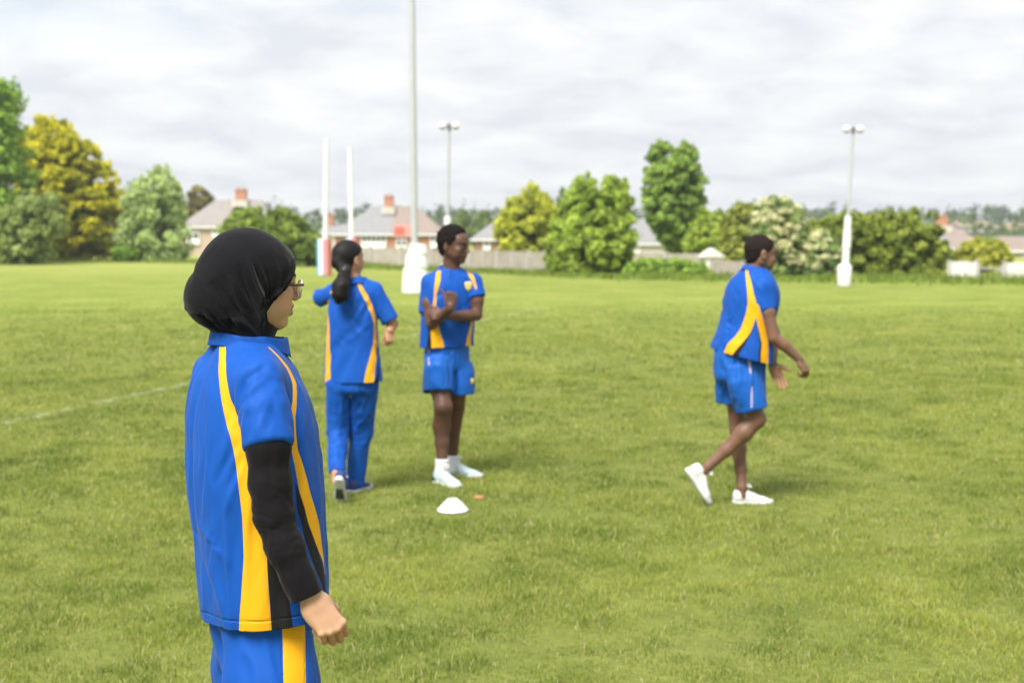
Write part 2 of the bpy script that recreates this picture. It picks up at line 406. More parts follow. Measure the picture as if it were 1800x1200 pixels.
def hand(V, W, d, b, s, sc_=1.0, curl=((15, 20, 10),) * 4, thumb=(.55, .75, -.25), tcurl=(10, 15), spread=1.0, k=.006):
    """W wrist, d wrist->knuckles, b back-of-hand normal, s towards the thumb"""
    W = np.asarray(W, float); d = nrm(d); b = np.asarray(b, float); b = nrm(b - d * (b @ d)); s = np.asarray(s, float); s = nrm(s - d * (s @ d) - b * (s @ b))
    ks = [(.026, .084, .0098), (.0085, .087, .0098), (-.0095, .083, .0094), (-.0265, .075, .0086)]
    ph = [(.038, .024, .020), (.042, .027, .021), (.039, .026, .020), (.030, .020, .018)]
    V.ell(W + sc_ * (d * .045 - b * .004), sc_ * np.array([.032, .048, .0150]), np.stack([s, d, b], 1), .012)
    V.ell(W + sc_ * (d * .030 + s * .020 - b * .010), sc_ * np.array([.016, .030, .013]), np.stack([s, d, b], 1), .010)
    V.ell(W + sc_ * (d * .032 - s * .022 - b * .008), sc_ * np.array([.012, .028, .012]), np.stack([s, d, b], 1), .010)
    tips = []
    for i in range(4):
        so, do, r = ks[i]; K = W + sc_ * (s * so * spread + d * do)
        V.cone(W + sc_ * (s * so * .45 + d * .012), K, .0115 * sc_, r * 1.02 * sc_, .008)
        V.ell(K + b * .0015 * sc_, np.full(3, r * 1.05 * sc_), None, .003)
        a = 0; p = K; rr = r
        fan = nrm(d + s * so * 2.2 * (spread - .6))
        for j in range(3):
            a += R(curl[i][j]); dr = math.cos(a) * (fan if j == 0 or a < 1 else d) - math.sin(a) * b
            q = p + dr * ph[i][j] * sc_; r2 = rr * .93
            V.cone(p, q, rr * .88 * sc_, r2 * .88 * sc_, .003 if j == 0 else .0015); p = q; rr = r2
        tips.append(p)
    T = W + sc_ * (d * .022 + s * .022 - b * .008); t = nrm(d * thumb[0] + s * thumb[1] + b * thumb[2])
    K1 = T + t * .040 * sc_; V.cone(T, K1, .0135 * sc_, .0112 * sc_, .009)
    ax = nrm(np.cross(t, nrm(-s + d * .3)) + 1e-6)
    def rot(v_, a_): return v_ * math.cos(a_) + np.cross(ax, v_) * math.sin(a_) + ax * (ax @ v_) * (1 - math.cos(a_))
    t2 = rot(t, R(tcurl[0])); K2 = K1 + t2 * .030 * sc_; V.cone(K1, K2, .0108 * sc_, .0098 * sc_, .003)
    t3 = rot(t2, R(tcurl[1])); V.cone(K2, K2 + t3 * .020 * sc_, .0098 * sc_, .0082 * sc_, .002)
    return tips
def shoe(parent, base, heel, toe, up, h=.004, L_=None, upper='white_leather', sole='white_rubber', tread=None, ankle=None, laces='white_rubber', trim=None, kk=None):
    """heel,toe: sole contact points (world)"""
    heel = np.asarray(heel, float); toe = np.asarray(toe, float); f = nrm(toe - heel); ln = np.linalg.norm(toe - heel)
    up = np.asarray(up, float); u = nrm(up - f * (up @ f)); s = np.cross(f, u); k = kk or ln / .27
    F = np.stack([s, u, f], 1)
    lo = np.minimum(heel, toe) - .12; hi = np.maximum(heel, toe) + .16
    t = np.array([0, .02, .06, .12, .17, .21, .25, .27]) * k
    wd = np.array([.018, .030, .034, .033, .042, .045, .034, .016]) * k
    V = Vol(lo, hi, h)
    V.loft(heel, F, t, wd * 0, [.016 * k] * 8, wd + .002, [.017 * k] * 8, p=3.2, k=0, cap=.004)
    v, q = V.mesh(); v = relax(v, q, 1)
    o1 = link('sole', quads_mesh('sole', v - base, q), M[sole], parent)
    V = Vol(lo, hi, h)
    tu = np.array([.006, .03, .07, .10, .13, .17, .21, .262]) * k
    wu = np.array([.020, .031, .033, .032, .036, .041, .040, .016]) * k
    hu = np.array([.062, .072, .074, .070, .058, .042, .034, .016]) * k * .62
    cu = hu * .9 + .012 * k
    V.loft(heel, F, tu, wu * 0, cu, wu, hu, p=2.4, k=0, cap=.008)
    V.cone(heel + u * .060 * k + f * .045 * k, heel + u * .082 * k + f * .050 * k, .036 * k, .033 * k, .015)
    pad_c = heel + u * .108 * k + f * .052 * k
    V.ell(pad_c, np.array([.027, .026, .034]) * k, F, .004, op='sub')
    v, q = V.mesh(); v = relax(v, q, 1)
    me = quads_mesh('upper', v - base, q)
    o2 = link('upper', me, M[upper], parent)
    # laces: little tubes over the instep, and a bow
    V = Vol(lo, hi, h * .7)
    for i, tt in enumerate((.105, .125, .145, .165)):
        c = heel + f * tt * k + u * (np.interp(tt, tu / k, cu / k) + np.interp(tt, tu / k, hu / k) - .0005) * k
        V.cone(c - s * .018 * k - u * .004, c + u * .002, .0035, .0035, .002); V.cone(c + s * .018 * k - u * .004, c + u * .002, .0035, .0035, .002)
    c = heel + f * .094 * k + u * .118 * k
    for sg in (-1, 1):
        V.chain([c, c + s * sg * .016 + f * .012 + u * .014, c + s * sg * .026 + f * .020 + u * .002, c + s * .004 * sg + f * .004], [.004] * 4, .002)
    v, q = V.mesh()
    if laces: link('laces', quads_mesh('laces', v - base, q), M[laces], parent)
    if tread:
        V = Vol(lo, hi, h)
        V.loft(heel - u * .003, F, [.095 * k, .12 * k, .16 * k, .20 * k], [0] * 4, [.004] * 4, [.026 * k, .025 * k, .030 * k, .030 * k], [.006] * 4, p=3, k=0)
        v, q = V.mesh(); link('tread', quads_mesh('tread', v - base, q), M[tread], parent)
    if trim:
        V = Vol(lo, hi, h)
        V.loft(heel, F, np.array([.0, .02, .05]) * k, [0] * 3, [.046 * k] * 3, np.array([.024, .034, .036]) * k, np.array([.034, .034, .03]) * k, p=2.4, k=0, cap=.005)
        v, q = V.mesh(); link('heel_counter', quads_mesh('heel_counter', v - base, q), M[trim], parent)
def collar(parent, base, c, F, rs, rf, h, mat_, gap=24, drop=.0, tilt=.25, name='collar', flare=.016, thick=.0035, th0=None):
    """folded collar round a neck: c centre of the top edge, F frame, open at the front by +-gap degrees"""
    n = 72; rows = 12; v = []; q = []
    for i in range(n + 1):
        a = R(gap) + (2 * math.pi - 2 * R(gap)) * i / n          # angle from front
        sx, sf = math.sin(a), math.cos(a)
        fr = max(0, sf)
        e_ = min(i, n - i) / n
        hh = h * (1 + .55 * max(0, 1 - e_ * 7))                 # longer points at the front
        for j in range(rows + 1):
            t = j / rows
            if t < .3:  rad, z = .0 + .002 * math.sin(t / .3 * math.pi), -(1 - t / .3) * h * .55
            elif t < .42: rad, z = .0025 * (t - .3) / .12 * 1.6, .0025 * math.sin((t - .3) / .12 * math.pi)
            else:
                w_ = (t - .42) / .58; rad, z = .004 + flare * w_ ** 1.2, -hh * w_
            p = c + F[:, 0] * sx * (rs + rad) + F[:, 1] * sf * (rf + rad) + F[:, 2] * (z - tilt * (sf + 1) * .5 * rf + .0015 * math.sin(a * 5 + 1))
            v.append(p)
    for i in range(n):
        for j in range(rows):
            a = i * (rows + 1) + j; q.append((a, a + 1, a + rows + 2, a + rows + 1))
    v = np.array(v); me = quads_mesh(name, v - base, q)
    o = link(name, me, mat_, parent)
    z = np.zeros(len(v)) - 1
    for nm in ('sy', 'sk', 'sp'): fattr(me, nm, z)
    fattr(me, 'sm', z * 0)
    m_ = o.modifiers.new('thickness', 'SOLIDIFY'); m_.thickness = thick; m_.offset = 0
    return o
def cloth(name, V, parent, base, m_, cuts=(), folds=(), creases=(), thick=.0025, relax_it=2, attrs=None, hem=None, caps=()):
    v, q = V.mesh(); v = relax(v, q, relax_it)
    n = vnormals(v, q); d = np.zeros(len(v))
    for (axis, la, lc, amp, seed, c, r) in folds:
        f = ridged(v, axis, la, lc, seed) * amp
        if c is not None: f *= np.exp(-(np.linalg.norm(v - c, axis=1) / r) ** 2)
        d += f
    for (a, b, wd, dep) in creases:
        a, b = np.asarray(a), np.asarray(b); ab = b - a; t = (v - a) @ ab / (ab @ ab); tc = np.clip(t, 0, 1)
        dist = np.linalg.norm((v - a - tc[:, None] * ab) * [1, .45, 1], axis=1)
        d += dep * np.exp(-(dist / wd) ** 2) * np.sin(np.clip(t, .02, .98) * math.pi) ** .5
    v = v + n * d[:, None]; v = relax(v, q, 1)
    for cp, cn, cr in caps:                       # open the flat end of a sleeve or leg
        m_c = v[q].mean(1) - cp; a_ = m_c @ cn; rad = np.linalg.norm(m_c - a_[:, None] * cn, axis=1)
        q = q[~((np.abs(a_) < V.h * 1.6) & (rad < cr))]
    me = quads_mesh(name, v, q)
    if cuts: cut(me, cuts)
    vv = verts_of(me)
    A = {'sy': np.full(len(vv), -1.), 'sk': np.full(len(vv), -1.), 'sp': np.full(len(vv), -1.), 'sm': np.zeros(len(vv))}
    if attrs: attrs(vv, A, norms_of(me), me)
    if hem:
        for p, nn_, off, c, r in hem:
            dd = (vv - p) @ nn_ + off; m2 = np.linalg.norm(vv - c, axis=1) < r
            A['sm'] -= m2 * np.exp(-(dd / .0022) ** 2)
    for k_, a in A.items(): fattr(me, k_, a)
    me.vertices.foreach_set('co', (vv - base).astype(np.float32).ravel()); me.update()
    o = link(name, me, m_, parent)
    if thick:
        s_ = o.modifiers.new('thickness', 'SOLIDIFY'); s_.thickness = thick; s_.offset = -1; s_.use_rim = True
    return o
def pcrease(T, items):
    out_ = []
    for x0, y0, x1, y1, wd, dep in items:
        a, b = hit(T, x0, y0), hit(T, x1, y1)
        if a is not None and b is not None: out_.append((a, b, wd, dep))
    return out_
def raycaster(V, it=2):
    v, q = V.mesh(); v = relax(v, q, it)
    return BVHTree.FromPolygons([tuple(x) for x in v], [tuple(int(i) for i in x) for x in q])
def hit(T, px, py):
    o = np.array([0, 0, CAM_H]); d = nrm(P(px, py, 5.0) - o)
    r = T.ray_cast(Vector(o), Vector(d), 100)
    if r[0] is None: return None
    return np.array(r[0])
def hitline(T, rows, sc_):
    """rows of (px,py,half width in px), dropped on the garment; returns points and half widths in metres"""
    p, w_ = [], []
    for px, py, hw in rows:
        x = hit(T, px, py)
        if x is not None: p.append(x); w_.append(hw / sc_)
    return np.array(p), np.array(w_)
def dense(p, w_, n=40):
    if len(p) == 0: return np.zeros((2, 3)) - 99, np.zeros(2)
    t = np.linspace(0, len(p) - 1, n); i = np.arange(len(p))
    return np.stack([np.interp(t, i, p[:, k]) for k in range(3)], 1), np.interp(t, i, w_)
def mirror(p, o, side):
    d = (p - o) @ side; return p - 2 * d[..., None] * side
def finish_body(name, parts, base, parent, paint, m_='skin'):
    vs, qs, n = [], [], 0
    for v, q in parts:
        vs.append(v); qs.append(q + n); n += len(v)
    v = np.concatenate(vs); q = np.concatenate(qs)
    me = quads_mesh(name, v - base, q); cattr(me, 'col', paint(v))
    return link(name, me, M[m_], parent)
def rows_to_loft(rows, Yd, F, rho):
    """rows (py, left px, right px[, depth offset]) -> loft arguments in frame F (horizontal, up = z)"""
    t, c1, c2, r1, r2 = [], [], [], [], []
    s, f = F[:, 0], F[:, 1]
    o = P((rows[0][1] + rows[0][2]) / 2, rows[0][0], Yd); o[2] = 0
    for row in rows:
        py, l, r = row[:3]; dd = row[3] if len(row) > 3 else 0; rh = row[4] if len(row) > 4 else rho
        a, b = P(l, py, Yd + dd), P(r, py, Yd + dd); c = (a + b) / 2; W = (b[0] - a[0]) / 2
        bb = W / math.hypot(rh * s[0], f[0]); v = c - o
        t.append(c[2]); c1.append(v @ s); c2.append(v @ f); r1.append(bb * rh); r2.append(bb)
    i = np.argsort(t); g = lambda x: np.array(x)[i]
    return o, g(t), g(c1), g(c2), g(r1), g(r2)
# ------------------------------------------------------------------ girl in the black headscarf (nearest, in focus)
def build_front_girl():
    Y0 = 3.13; S = FPX / Y0
    base = np.array([P(450, 800, Y0)[0], Y0, 0.0])
    root = empty('person', base, 'girl in black headscarf and glasses with black undersleeves, standing closest in the foreground', 'person', None)
    F = yawpitch(27); side, fwd = F[:, 0], F[:, 1]
    FH = yawpitch(29, -3); HO = P(447, 495, Y0); hs = .955
    # --- shirt volume
    rows = [(596, 384, 480, 0, 1.1), (612, 372, 492, 0, 1.2), (632, 355, 508), (655, 341, 522), (690, 332, 538), (740, 328, 552), (800, 328, 562), (860, 331, 568), (920, 339, 571),
            (980, 344, 575), (1040, 350, 580), (1090, 359, 583), (1130, 362, 585)]
    o, t, c1, c2, r1, r2 = rows_to_loft(rows, Y0, F, 1.24)
    shR = P(456, 672, Y0 - .125); shL = P(386, 664, Y0 + .13); 
    el = P(480, 900, Y0 - .190); wr = P(543, 1044, Y0 - .200)
    slv = P(472, 784, Y0 - .180)
    V = Vol(np.array([P(300, 600, Y0)[0], Y0 - .30, .62]), np.array([P(620, 600, Y0)[0], Y0 + .36, 1.46]), .004)
    V.loft(o, F, t, c1, c2, r1, r2, p=2.15, k=.02)
    V.cone(P(432, 640, Y0 - .03), shR, .060, .054, .03); V.cone(P(430, 640, Y0 + .03), shL, .060, .058, .03)
    T0 = raycaster(V)
    sL2 = P(400, 800, Y0 + .19); nd = nrm(slv - shR); nl = nrm(sL2 - shL); sLe = shL + nl * .13
    mid = P(464, 722, Y0 - .160)
    V.cone(shR, mid, .055, .0495, .006); V.cone(mid, slv + nd * .03, .0495, .0495, .003, clip=(slv, nd))
    V.cone(shL, sL2, .058, .053, .012, clip=(sLe, nl))
    hemn = nrm([0.06, 0.0, -1]); hemp = P(440, 1099, Y0 - .12)
    cuts = [(hemp, hemn, hemp - [0, 0, .1], .42),
            (P(432, 598, Y0) + fwd * 0, nrm(np.array([0, 0, 1]) - fwd * -.15), P(432, 585, Y0), .16)]
    armF = nrm(el - shR)
    folds = [((.05, 0, 1), .35, .055, .0055, 1, None, 0), ((.3, 0, 1), .16, .03, .0022, 21, None, 0), ((.35, .1, -1), .14, .035, .0030, 5, P(425, 790, Y0 - .1), .14),
             ((-.25, 0, 1), .20, .045, .0045, 9, P(560, 760, Y0), .12), ((.6, 0, -.6), .10, .024, .0030, 3, P(460, 740, Y0 - .18), .07),
             ((.1, 0, 1), .25, .05, .004, 12, P(350, 980, Y0), .16)]
    creases = [(P(345, 660, Y0 + .05), P(350, 900, Y0), .010, -.007), (P(362, 640, Y0 - .03), P(370, 850, Y0 - .05), .012, .006),
               (P(430, 735, Y0 - .17), P(468, 690, Y0 - .18), .007, -.0055), (P(436, 742, Y0 - .17), P(480, 715, Y0 - .19), .008, .004),
               (P(434, 722, Y0 - .15), P(428, 790, Y0 - .12), .006, -.006),
               (P(395, 640, Y0 - .08), P(375, 720, Y0 - .07), .008, -.003),
               (P(350, 900, Y0), P(400, 960, Y0 - .1), .012, .003), (P(345, 880, Y0 + .02), P(395, 935, Y0 - .1), .010, -.003)]
    T1 = raycaster(V)
    creases = pcrease(T1, [(422, 712, 432, 668, .006, -.006), (432, 670, 466, 644, .006, -.005), (426, 704, 470, 662, .007, .005), (420, 735, 431, 700, .005, -.006), (429, 760, 440, 700, .006, .004),
        (436, 775, 440, 700, .005, -.004), (462, 690, 455, 776, .010, .003), (480, 700, 490, 779, .008, -.0035), (503, 690, 505, 775, .008, .003), (447, 660, 492, 676, .008, -.0025), (470, 776, 474, 740, .005, -.003),
        (352, 620, 344, 800, .008, -.005), (372, 612, 360, 900, .009, .005), (384, 640, 372, 860, .007, -.004), (345, 700, 350, 930, .009, .004), (336, 760, 346, 930, .006, -.005),
        (426, 800, 404, 860, .008, -.005), (424, 825, 398, 900, .008, .0045), (420, 775, 380, 850, .008, -.004), (410, 740, 390, 820, .007, .003),
        (345, 905, 400, 985, .010, .004), (341, 930, 385, 960, .006, -.0055), (350, 960, 378, 1060, .010, -.004), (365, 980, 395, 1075, .010, .004), (405, 990, 400, 1085, .010, -.003),
        (530, 700, 556, 860, .010, -.004), (545, 740, 562, 900, .010, .004), (528, 640, 545, 720, .008, .003), (500, 640, 520, 660, .006, -.002)])
    back = [(394, 598, 7), (393, 625, 8.5), (393.5, 647, 10), (397, 680, 11), (403, 713, 11.5), (412, 747, 12.5), (421, 777, 13), (426, 800, 13), (432, 830, 15), (440, 880, 17), (445, 907, 19), (448, 950, 20), (449, 980, 20),
            (448.5, 1053, 25), (447.5, 1101, 29.5), (447, 1130, 31)]
    front = [(471, 613, 4), (488, 630, 6), (502, 647, 6.5), (515, 673, 6.5), (518, 697, 5), (515, 730, 5.5), (516, 763, 5.5), (518, 790, 6), (524, 815, 8), (535, 870, 13), (547, 907, 13.5), (557, 943, 13), (566.5, 980, 9.5), (574, 1017, 6), (578, 1060, 4), (581, 1095, 3)]
    bp, bw = hitline(T0, back, S * 1.03); fp, fw = hitline(T0, front, S * 1.03)
    bp, bw = dense(bp, bw); fp, fw = dense(fp, fw)
    kb, kbw = hitline(T0, [(457, 860, 1), (462, 900, 4), (472, 950, 11), (484, 1000, 15), (491, 1053, 17), (496, 1101, 18.5), (498, 1130, 19)], S * 1.03)
    kf, kfw = hitline(T0, [(519, 850, 2), (527, 890, 9), (541, 940, 12), (553, 980, 12.5), (566, 1020, 12.5), (573, 1060, 10), (577, 1100, 9)], S * 1.03)
    cen = P(445, 700, Y0)
    ml, mlw = mirror(bp, cen, side), bw
    def attrs(v, A, n, me):
        q = v - shR; q2 = v - mid; al = q2 @ nd; onsl = (np.linalg.norm(q2 - al[:, None] * nd, axis=1) < .0545) & (v[:, 2] < shR[2] + .02) & (v[:, 2] > slv[2] - .02) & (al < .14)
        sy = np.maximum(np.maximum(seg_dist(v, bp, bw), seg_dist(v, fp, fw)), seg_dist(v, ml, mlw))
        A['sy'] = np.where(onsl & (sy > -.02), -.02, sy)
        A['sk'] = np.where(onsl, -.02, np.maximum(seg_dist(v, kb, kbw), seg_dist(v, kf, kfw)))
        # seam lines: along the yellow edges and above hem and cuff
        A['sm'] -= .5 * np.exp(-(A['sy'] / .0018) ** 2)
    hem = [(hemp, -hemn, -.022, hemp - [0, 0, .0], .6), (slv, -nd, -.020, slv, .055)]
    cloth('shirt', V, root, base, M['kit'], cuts, folds, creases, attrs=attrs, hem=hem, caps=[(slv, nd, .044), (sLe, nl, .046)])
    collar(root, base, P(438, 582, Y0), yawpitch(24), .070, .080, .027, M['kit'], gap=9, tilt=.24, flare=.006)
    # placket corner standing at the throat
    # --- black undershirt sleeves (one garment)
    V = Vol(np.array([P(400, 600, Y0)[0], Y0 - .26, .78]), np.array([P(600, 600, Y0)[0], Y0 + .32, 1.36]), .0035)
    cuf = P(531, 1031, Y0 - .198); ca = nrm(P(540, 1050, Y0 - .200) - P(503, 960, Y0 - .195))
    V.chain([shR, slv, P(475, 850, Y0 - .185), el, P(500, 960, Y0 - .197), cuf], [.040, .0435, .0415, .0390, .0360, .0330], .02)
    V.cone(cuf - ca * .024, cuf + ca * .016, .0365, .0350, .006)
    armL = [shL, sL2, P(408, 900, Y0 + .22), P(440, 1030, Y0 + .22)]
    V.chain(armL, [.044, .046, .040, .033], .02)
    wl = armL[-1]; dl = nrm(armL[-1] - armL[-2])
    cuffc = cuf + ca * .022
    cloth('undershirt', V, root, base, M['sleeve_cloth'], [(cuffc, ca, cuffc, .07), (wl, dl, wl, .06)],
          [(armF + np.array([.8, 0, .5]), .07, .016, .0026, 2, P(478, 905, Y0 - .2), .07), (nrm([1, .2, .55]), .06, .014, .0022, 8, P(500, 960, Y0 - .2), .08),
           ((.1, .1, 1), .12, .03, .0018, 4, None, 0)],
          pcrease(raycaster(V), [(448, 900, 478, 912, .004, -.005), (450, 912, 485, 905, .0035, .003), (455, 925, 488, 930, .004, -.004), (520, 872, 490, 895, .004, -.005), (522, 888, 492, 905, .004, .0035), (524, 902, 500, 915, .0035, -.0045),
           (440, 820, 500, 850, .007, -.003), (444, 850, 510, 830, .006, .0025), (470, 790, 478, 880, .008, -.0025), (470, 960, 520, 950, .005, -.0035), (476, 975, 528, 968, .005, .003), (484, 1000, 535, 985, .004, -.003),
           (497, 1018, 560, 1000, .0032, -.0045)]), thick=.002)
    # --- trousers
    hz = .77
    V = Vol(np.array([P(330, 600, Y0)[0], Y0 - .28, .03]), np.array([P(600, 600, Y0)[0], Y0 + .34, .84]), .006)
    cR, cL = P(476, 1100, Y0 - .075), P(452, 1100, Y0 + .085)
    hips = P(460, 1080, Y0)
    V.loft([P(456, 1100, Y0)[0], Y0, .74], F, [-.12, -.05, 0, .10], [0] * 4, [0] * 4, [.115, .130, .138, .13], [.085, .100, .108, .10], p=2.1, k=.03, cap=.03)
    legR = [(cR[0] - .004, cR[1] + .012, .74), (cR[0], cR[1], .60), (cR[0] - .005, cR[1], .42), (cR[0] - .012, cR[1] - .01, .07)]
    legL = [(cL[0] - .01, cL[1], .74), (cL[0] - .014, cL[1], .60), (cL[0] - .02, cL[1] + .01, .42), (cL[0] - .03, cL[1] + .02, .07)]
    V.chain(legR, [.070, .092, .082, .070], .05); V.chain(legL, [.070, .083, .078, .068], .03)
    Tt = raycaster(V)
    ys, yw = hitline(Tt, [(515, 1075, 18), (516, 1100, 18), (517, 1150, 18), (518, 1199, 18)], S * 1.03)
    ys, yw = list(ys), list(yw)
    for z in (.5, .4, .3, .2, .05): ys.append(ys[-1] * [1, 1, 0] + [-.001, -.001, z]); yw.append(yw[-1])
    ys, yw = dense(np.array(ys), np.array(yw))
    def at2(v, A, n, me):
        A['sy'] = seg_dist(v * [1, .25, 1], ys * [1, .25, 1], yw); A['sy'] = np.where((v[:, 1] > Y0 + .06), -1, A['sy'])
        A['sm'] -= .8 * np.exp(-((A['sy']) / .002) ** 2)
    low = np.array([0, 0, .045])
    cloth('trousers', V, root, base, M['kit'], [((0, 0, .06), (0, 0, -1), (base[0], Y0, .05), .4)],
          [((.25, 0, -1), .22, .05, .007, 3, None, 0)],
          [(P(385, 1105, Y0 - .06), P(402, 1185, Y0 - .08), .012, -.012), (P(402, 1110, Y0 - .06), P(430, 1195, Y0 - .1), .012, .006), (P(398, 1170, Y0), P(372, 1210, Y0), .012, -.008)], attrs=at2)
    # --- body: head and neck, trunk, arms and hands in one mesh
    parts = []
    V = Vol(HO - .145, HO + .145, .0021)
    head(V, HO, FH, hs, mouth=.002, ears=False)
    nb = P(430, 610, Y0)
    V.cone(HO - FH[:, 1] * .012 - [0, 0, .05], nb, .050, .050, .02)
    v, q = V.mesh(); parts.append((relax(v, q, 1), q))
    V = Vol(np.array([base[0] - .25, Y0 - .3, .05]), np.array([base[0] + .2, Y0 + .36, 1.42]), .008)
    V.loft(o, F, t[3:], c1[3:], c2[3:], r1[3:] * .74, r2[3:] * .74, p=2.1, k=.02)
    V.cone(nb - [0, 0, .05], nb + [0, 0, .03], .052, .050, .03)
    V.chain([shR, slv, el, wr - nrm(wr - el) * .03], [.036, .034, .030, .020], .02); V.chain(armL + [wl + dl * .03], [.040, .038, .034, .0255, .025], .02)
    V.chain(legR, [.055, .070, .055, .042], .03); V.chain(legL, [.055, .070, .055, .042], .03)
    v, q = V.mesh(); parts.append((v, q))
    # right hand, curled, back of the hand to the camera
    kn = P(588, 1109, Y0 - .205); W = P(545, 1050, Y0 - .200)
    d = nrm(kn - W); b = nrm(np.array([.36, -.86, .32])); s = nrm(P(609, 1097, Y0 - .185) - P(567, 1119, Y0 - .215))
    V = Vol(W - .075, W + [.13, .09, .06] - [0, 0, .0], .0016)
    V = Vol(np.minimum(W, kn) - .07, np.maximum(W, kn) + .07, .0016)
    fa = nrm(wr - el)
    for o_ in (-.0095, 0, .0095): V.cone(W - fa * .065 + s * o_, W + d * .020 + s * o_ - b * .003, .0215, .0155, .012)
    hand(V, W, d, b, s, .98, curl=((48, 66, 40), (50, 70, 45), (50, 74, 50), (48, 78, 55)), thumb=(.75, .35, -.55), tcurl=(20, 25), spread=.93)
    v, q = V.mesh(); parts.append((relax(v, q, 1), q))
    # left hand, hidden behind the body
    V = Vol(wl - .12 - [0, 0, .06], wl + .10, .0025)
    V.cone(wl - dl * .03, wl + dl * .02, .026, .024, .01)
    hand(V, wl + dl * .02, dl, (-.1, 1, 0), fwd, .95, curl=((30, 40, 25),) * 4)
    v, q = V.mesh(); parts.append((v, q))
    sk = np.array([.46, .27, .165])
    def paint(v):
        c = np.tile(sk, (len(v), 1)) * (1 + .05 * fnoise(v * 30, 2))[:, None]
        dk = np.linalg.norm(v - (HO + FH[:, 1] * .055 * hs + FH[:, 0] * .045 + FH[:, 2] * -.035), axis=1)
        c = c * (1 + np.exp(-(dk / .022) ** 2)[:, None] * np.array([.10, -.06, -.04]))
        paint_head(v, c, HO, FH, hs, (.30, .12, .09))
        d_ = v - kn; m = (np.linalg.norm(d_, axis=1) < .06) & ((v - kn) @ d > .004)
        c[m] *= np.array([.93, .84, .80])
        return c
    finish_body('body', parts, base, root, paint)
    # --- headscarf
    lo = HO - [.20, .19, .19]; hi = HO + [.14, .16, .14]
    V = Vol(lo, hi, .0023)
    H = lambda *p: HL(HO, FH, hs, p)
    def E(c, r, k): V.ell(H(*c), np.array([r[1], r[0], r[2]]) * hs, FH, k)
    E((-.014, 0, .031), (.100, .081, .083), .01)
    E((.043, 0, .036), (.040, .059, .043), .03)
    E((.02, 0, -.022), (.074, .068, .09), .02)
    bun = P(384, 521, Y0 - .035)
    V.ell(bun, [.066, .064, .062], FH, .05)
    V.cone(H(-.03, 0, .02), bun, .082, .060, .05)
    V.cone(H(-.025, 0, -.03), P(430, 600, Y0), .070, .060, .035)
    V.cone(H(-.012, .028, -.06), P(444, 612, Y0 - .03), .042, .036, .03); V.cone(H(-.012, -.028, -.06), P(444, 610, Y0 + .05), .042, .036, .03)
    us = np.array([-.20, -.118, -.104, -.088, -.066, -.045, -.025, -.004, .02, .045, .06, .09])
    es = np.array([.30, .20, .045, .014, .006, .020, .042, .064, .078, .094, .12, .30])
    def edge(X, Y, Z):
        x, y, z = X - HO[0], Y - HO[1], Z - HO[2]
        f = (x * FH[0, 1] + y * FH[1, 1] + z * FH[2, 1]) / hs; u = (x * FH[0, 2] + y * FH[1, 2] + z * FH[2, 2]) / hs
        u, f = np.broadcast_arrays(u, f)
        return ((f - np.interp(u.ravel(), us, es).reshape(u.shape)) * .75).astype(np.float32)
    V.func(edge, lo, hi, .004, 'int')
    v, q = V.mesh(); v = relax(v, q, 3); n = vnormals(v, q)
    lc = (v - HO) / hs; f = lc @ FH[:, 1]; r = lc @ FH[:, 0]; u = lc @ FH[:, 2]
    e_ = np.interp(u, us, es) - f                                  # distance behind the face edge
    # folds: run from the crown down and gather under the jaw towards the nape
    cx, cu = .03, -.17
    ang = np.arctan2(u - cu, -(f - cx)); rad = np.hypot(u - cu, f - cx)
    wp = ang + .10 * fnoise(np.stack([f * 9, r * 6, u * 9], 1), 2)
    amp = np.clip((.235 - rad) / .10, 0, 1) * np.clip(np.abs(r) / .03, 0, 1)
    g = 1 - 2 * np.abs(vnoise(np.stack([wp * 6.5, rad * 3.5 + 5, np.sign(r) * 3], 1))) ** .7
    g2 = 1 - 2 * np.abs(vnoise(np.stack([wp * 15 + 9, rad * 5 + 2, np.sign(r) * 3], 1))) ** .7
    g3 = 1 - 2 * np.abs(vnoise(np.stack([wp * 30 + 4, rad * 7 + 8, np.sign(r) * 3], 1))) ** .8
    dsp = amp * (.0115 * g + .0060 * g2 + .0016 * g3)
    dsp += .0045 * np.exp(-((e_ - .016) / .006) ** 2) * (u < .03) * (u > -.09) - .003 * np.exp(-((e_ - .006) / .005) ** 2)
    dsp += .003 * (1 - 2 * np.abs(vnoise(np.stack([e_ * 75, u * 9, r * 3], 1)))) * np.clip(1 - e_ / .06, 0, 1) * np.clip(e_ / .01, 0, 1)
    dsp *= np.clip((u + .125) / .045, 0, 1) * (1 - np.clip((-.085 - u) / .01, 0, 1) * np.clip((f + .01) / .02, 0, 1))
    dsp *= np.clip((e_ - .001) / .007, 0, 1)
    dsp += .0012 * fnoise(v * 26, 2)
    for (a, b_, wd, dep) in [(P(437, 455, Y0 - .1), P(478, 590, Y0 - .08), .0045, .006), (P(448, 470, Y0 - .1), P(474, 556, Y0 - .1), .005, -.005), (P(456, 500, Y0 - .1), P(480, 555, Y0 - .08), .004, .004),
                             (P(352, 548, Y0 - .08), P(385, 578, Y0 - .08), .006, -.006), (P(376, 500, Y0 - .1), P(420, 590, Y0 - .08), .006, -.006),
                             (P(362, 545, Y0 - .1), P(392, 585, Y0 - .07), .005, .005), (P(405, 490, Y0 - .1), P(445, 590, Y0 - .08), .006, .005), (P(420, 470, Y0 - .1), P(460, 590, Y0 - .08), .005, -.005),
                             (P(335, 500, Y0 - .05), P(392, 430, Y0 - .05), .006, -.002), (P(345, 510, Y0 - .05), P(405, 425, Y0 - .05), .005, .002)]:
        ab = b_ - a; t_ = (v - a) @ ab / (ab @ ab); tc = np.clip(t_, 0, 1)
        dist = np.linalg.norm((v - a - tc[:, None] * ab) * [1, .25, 1], axis=1)
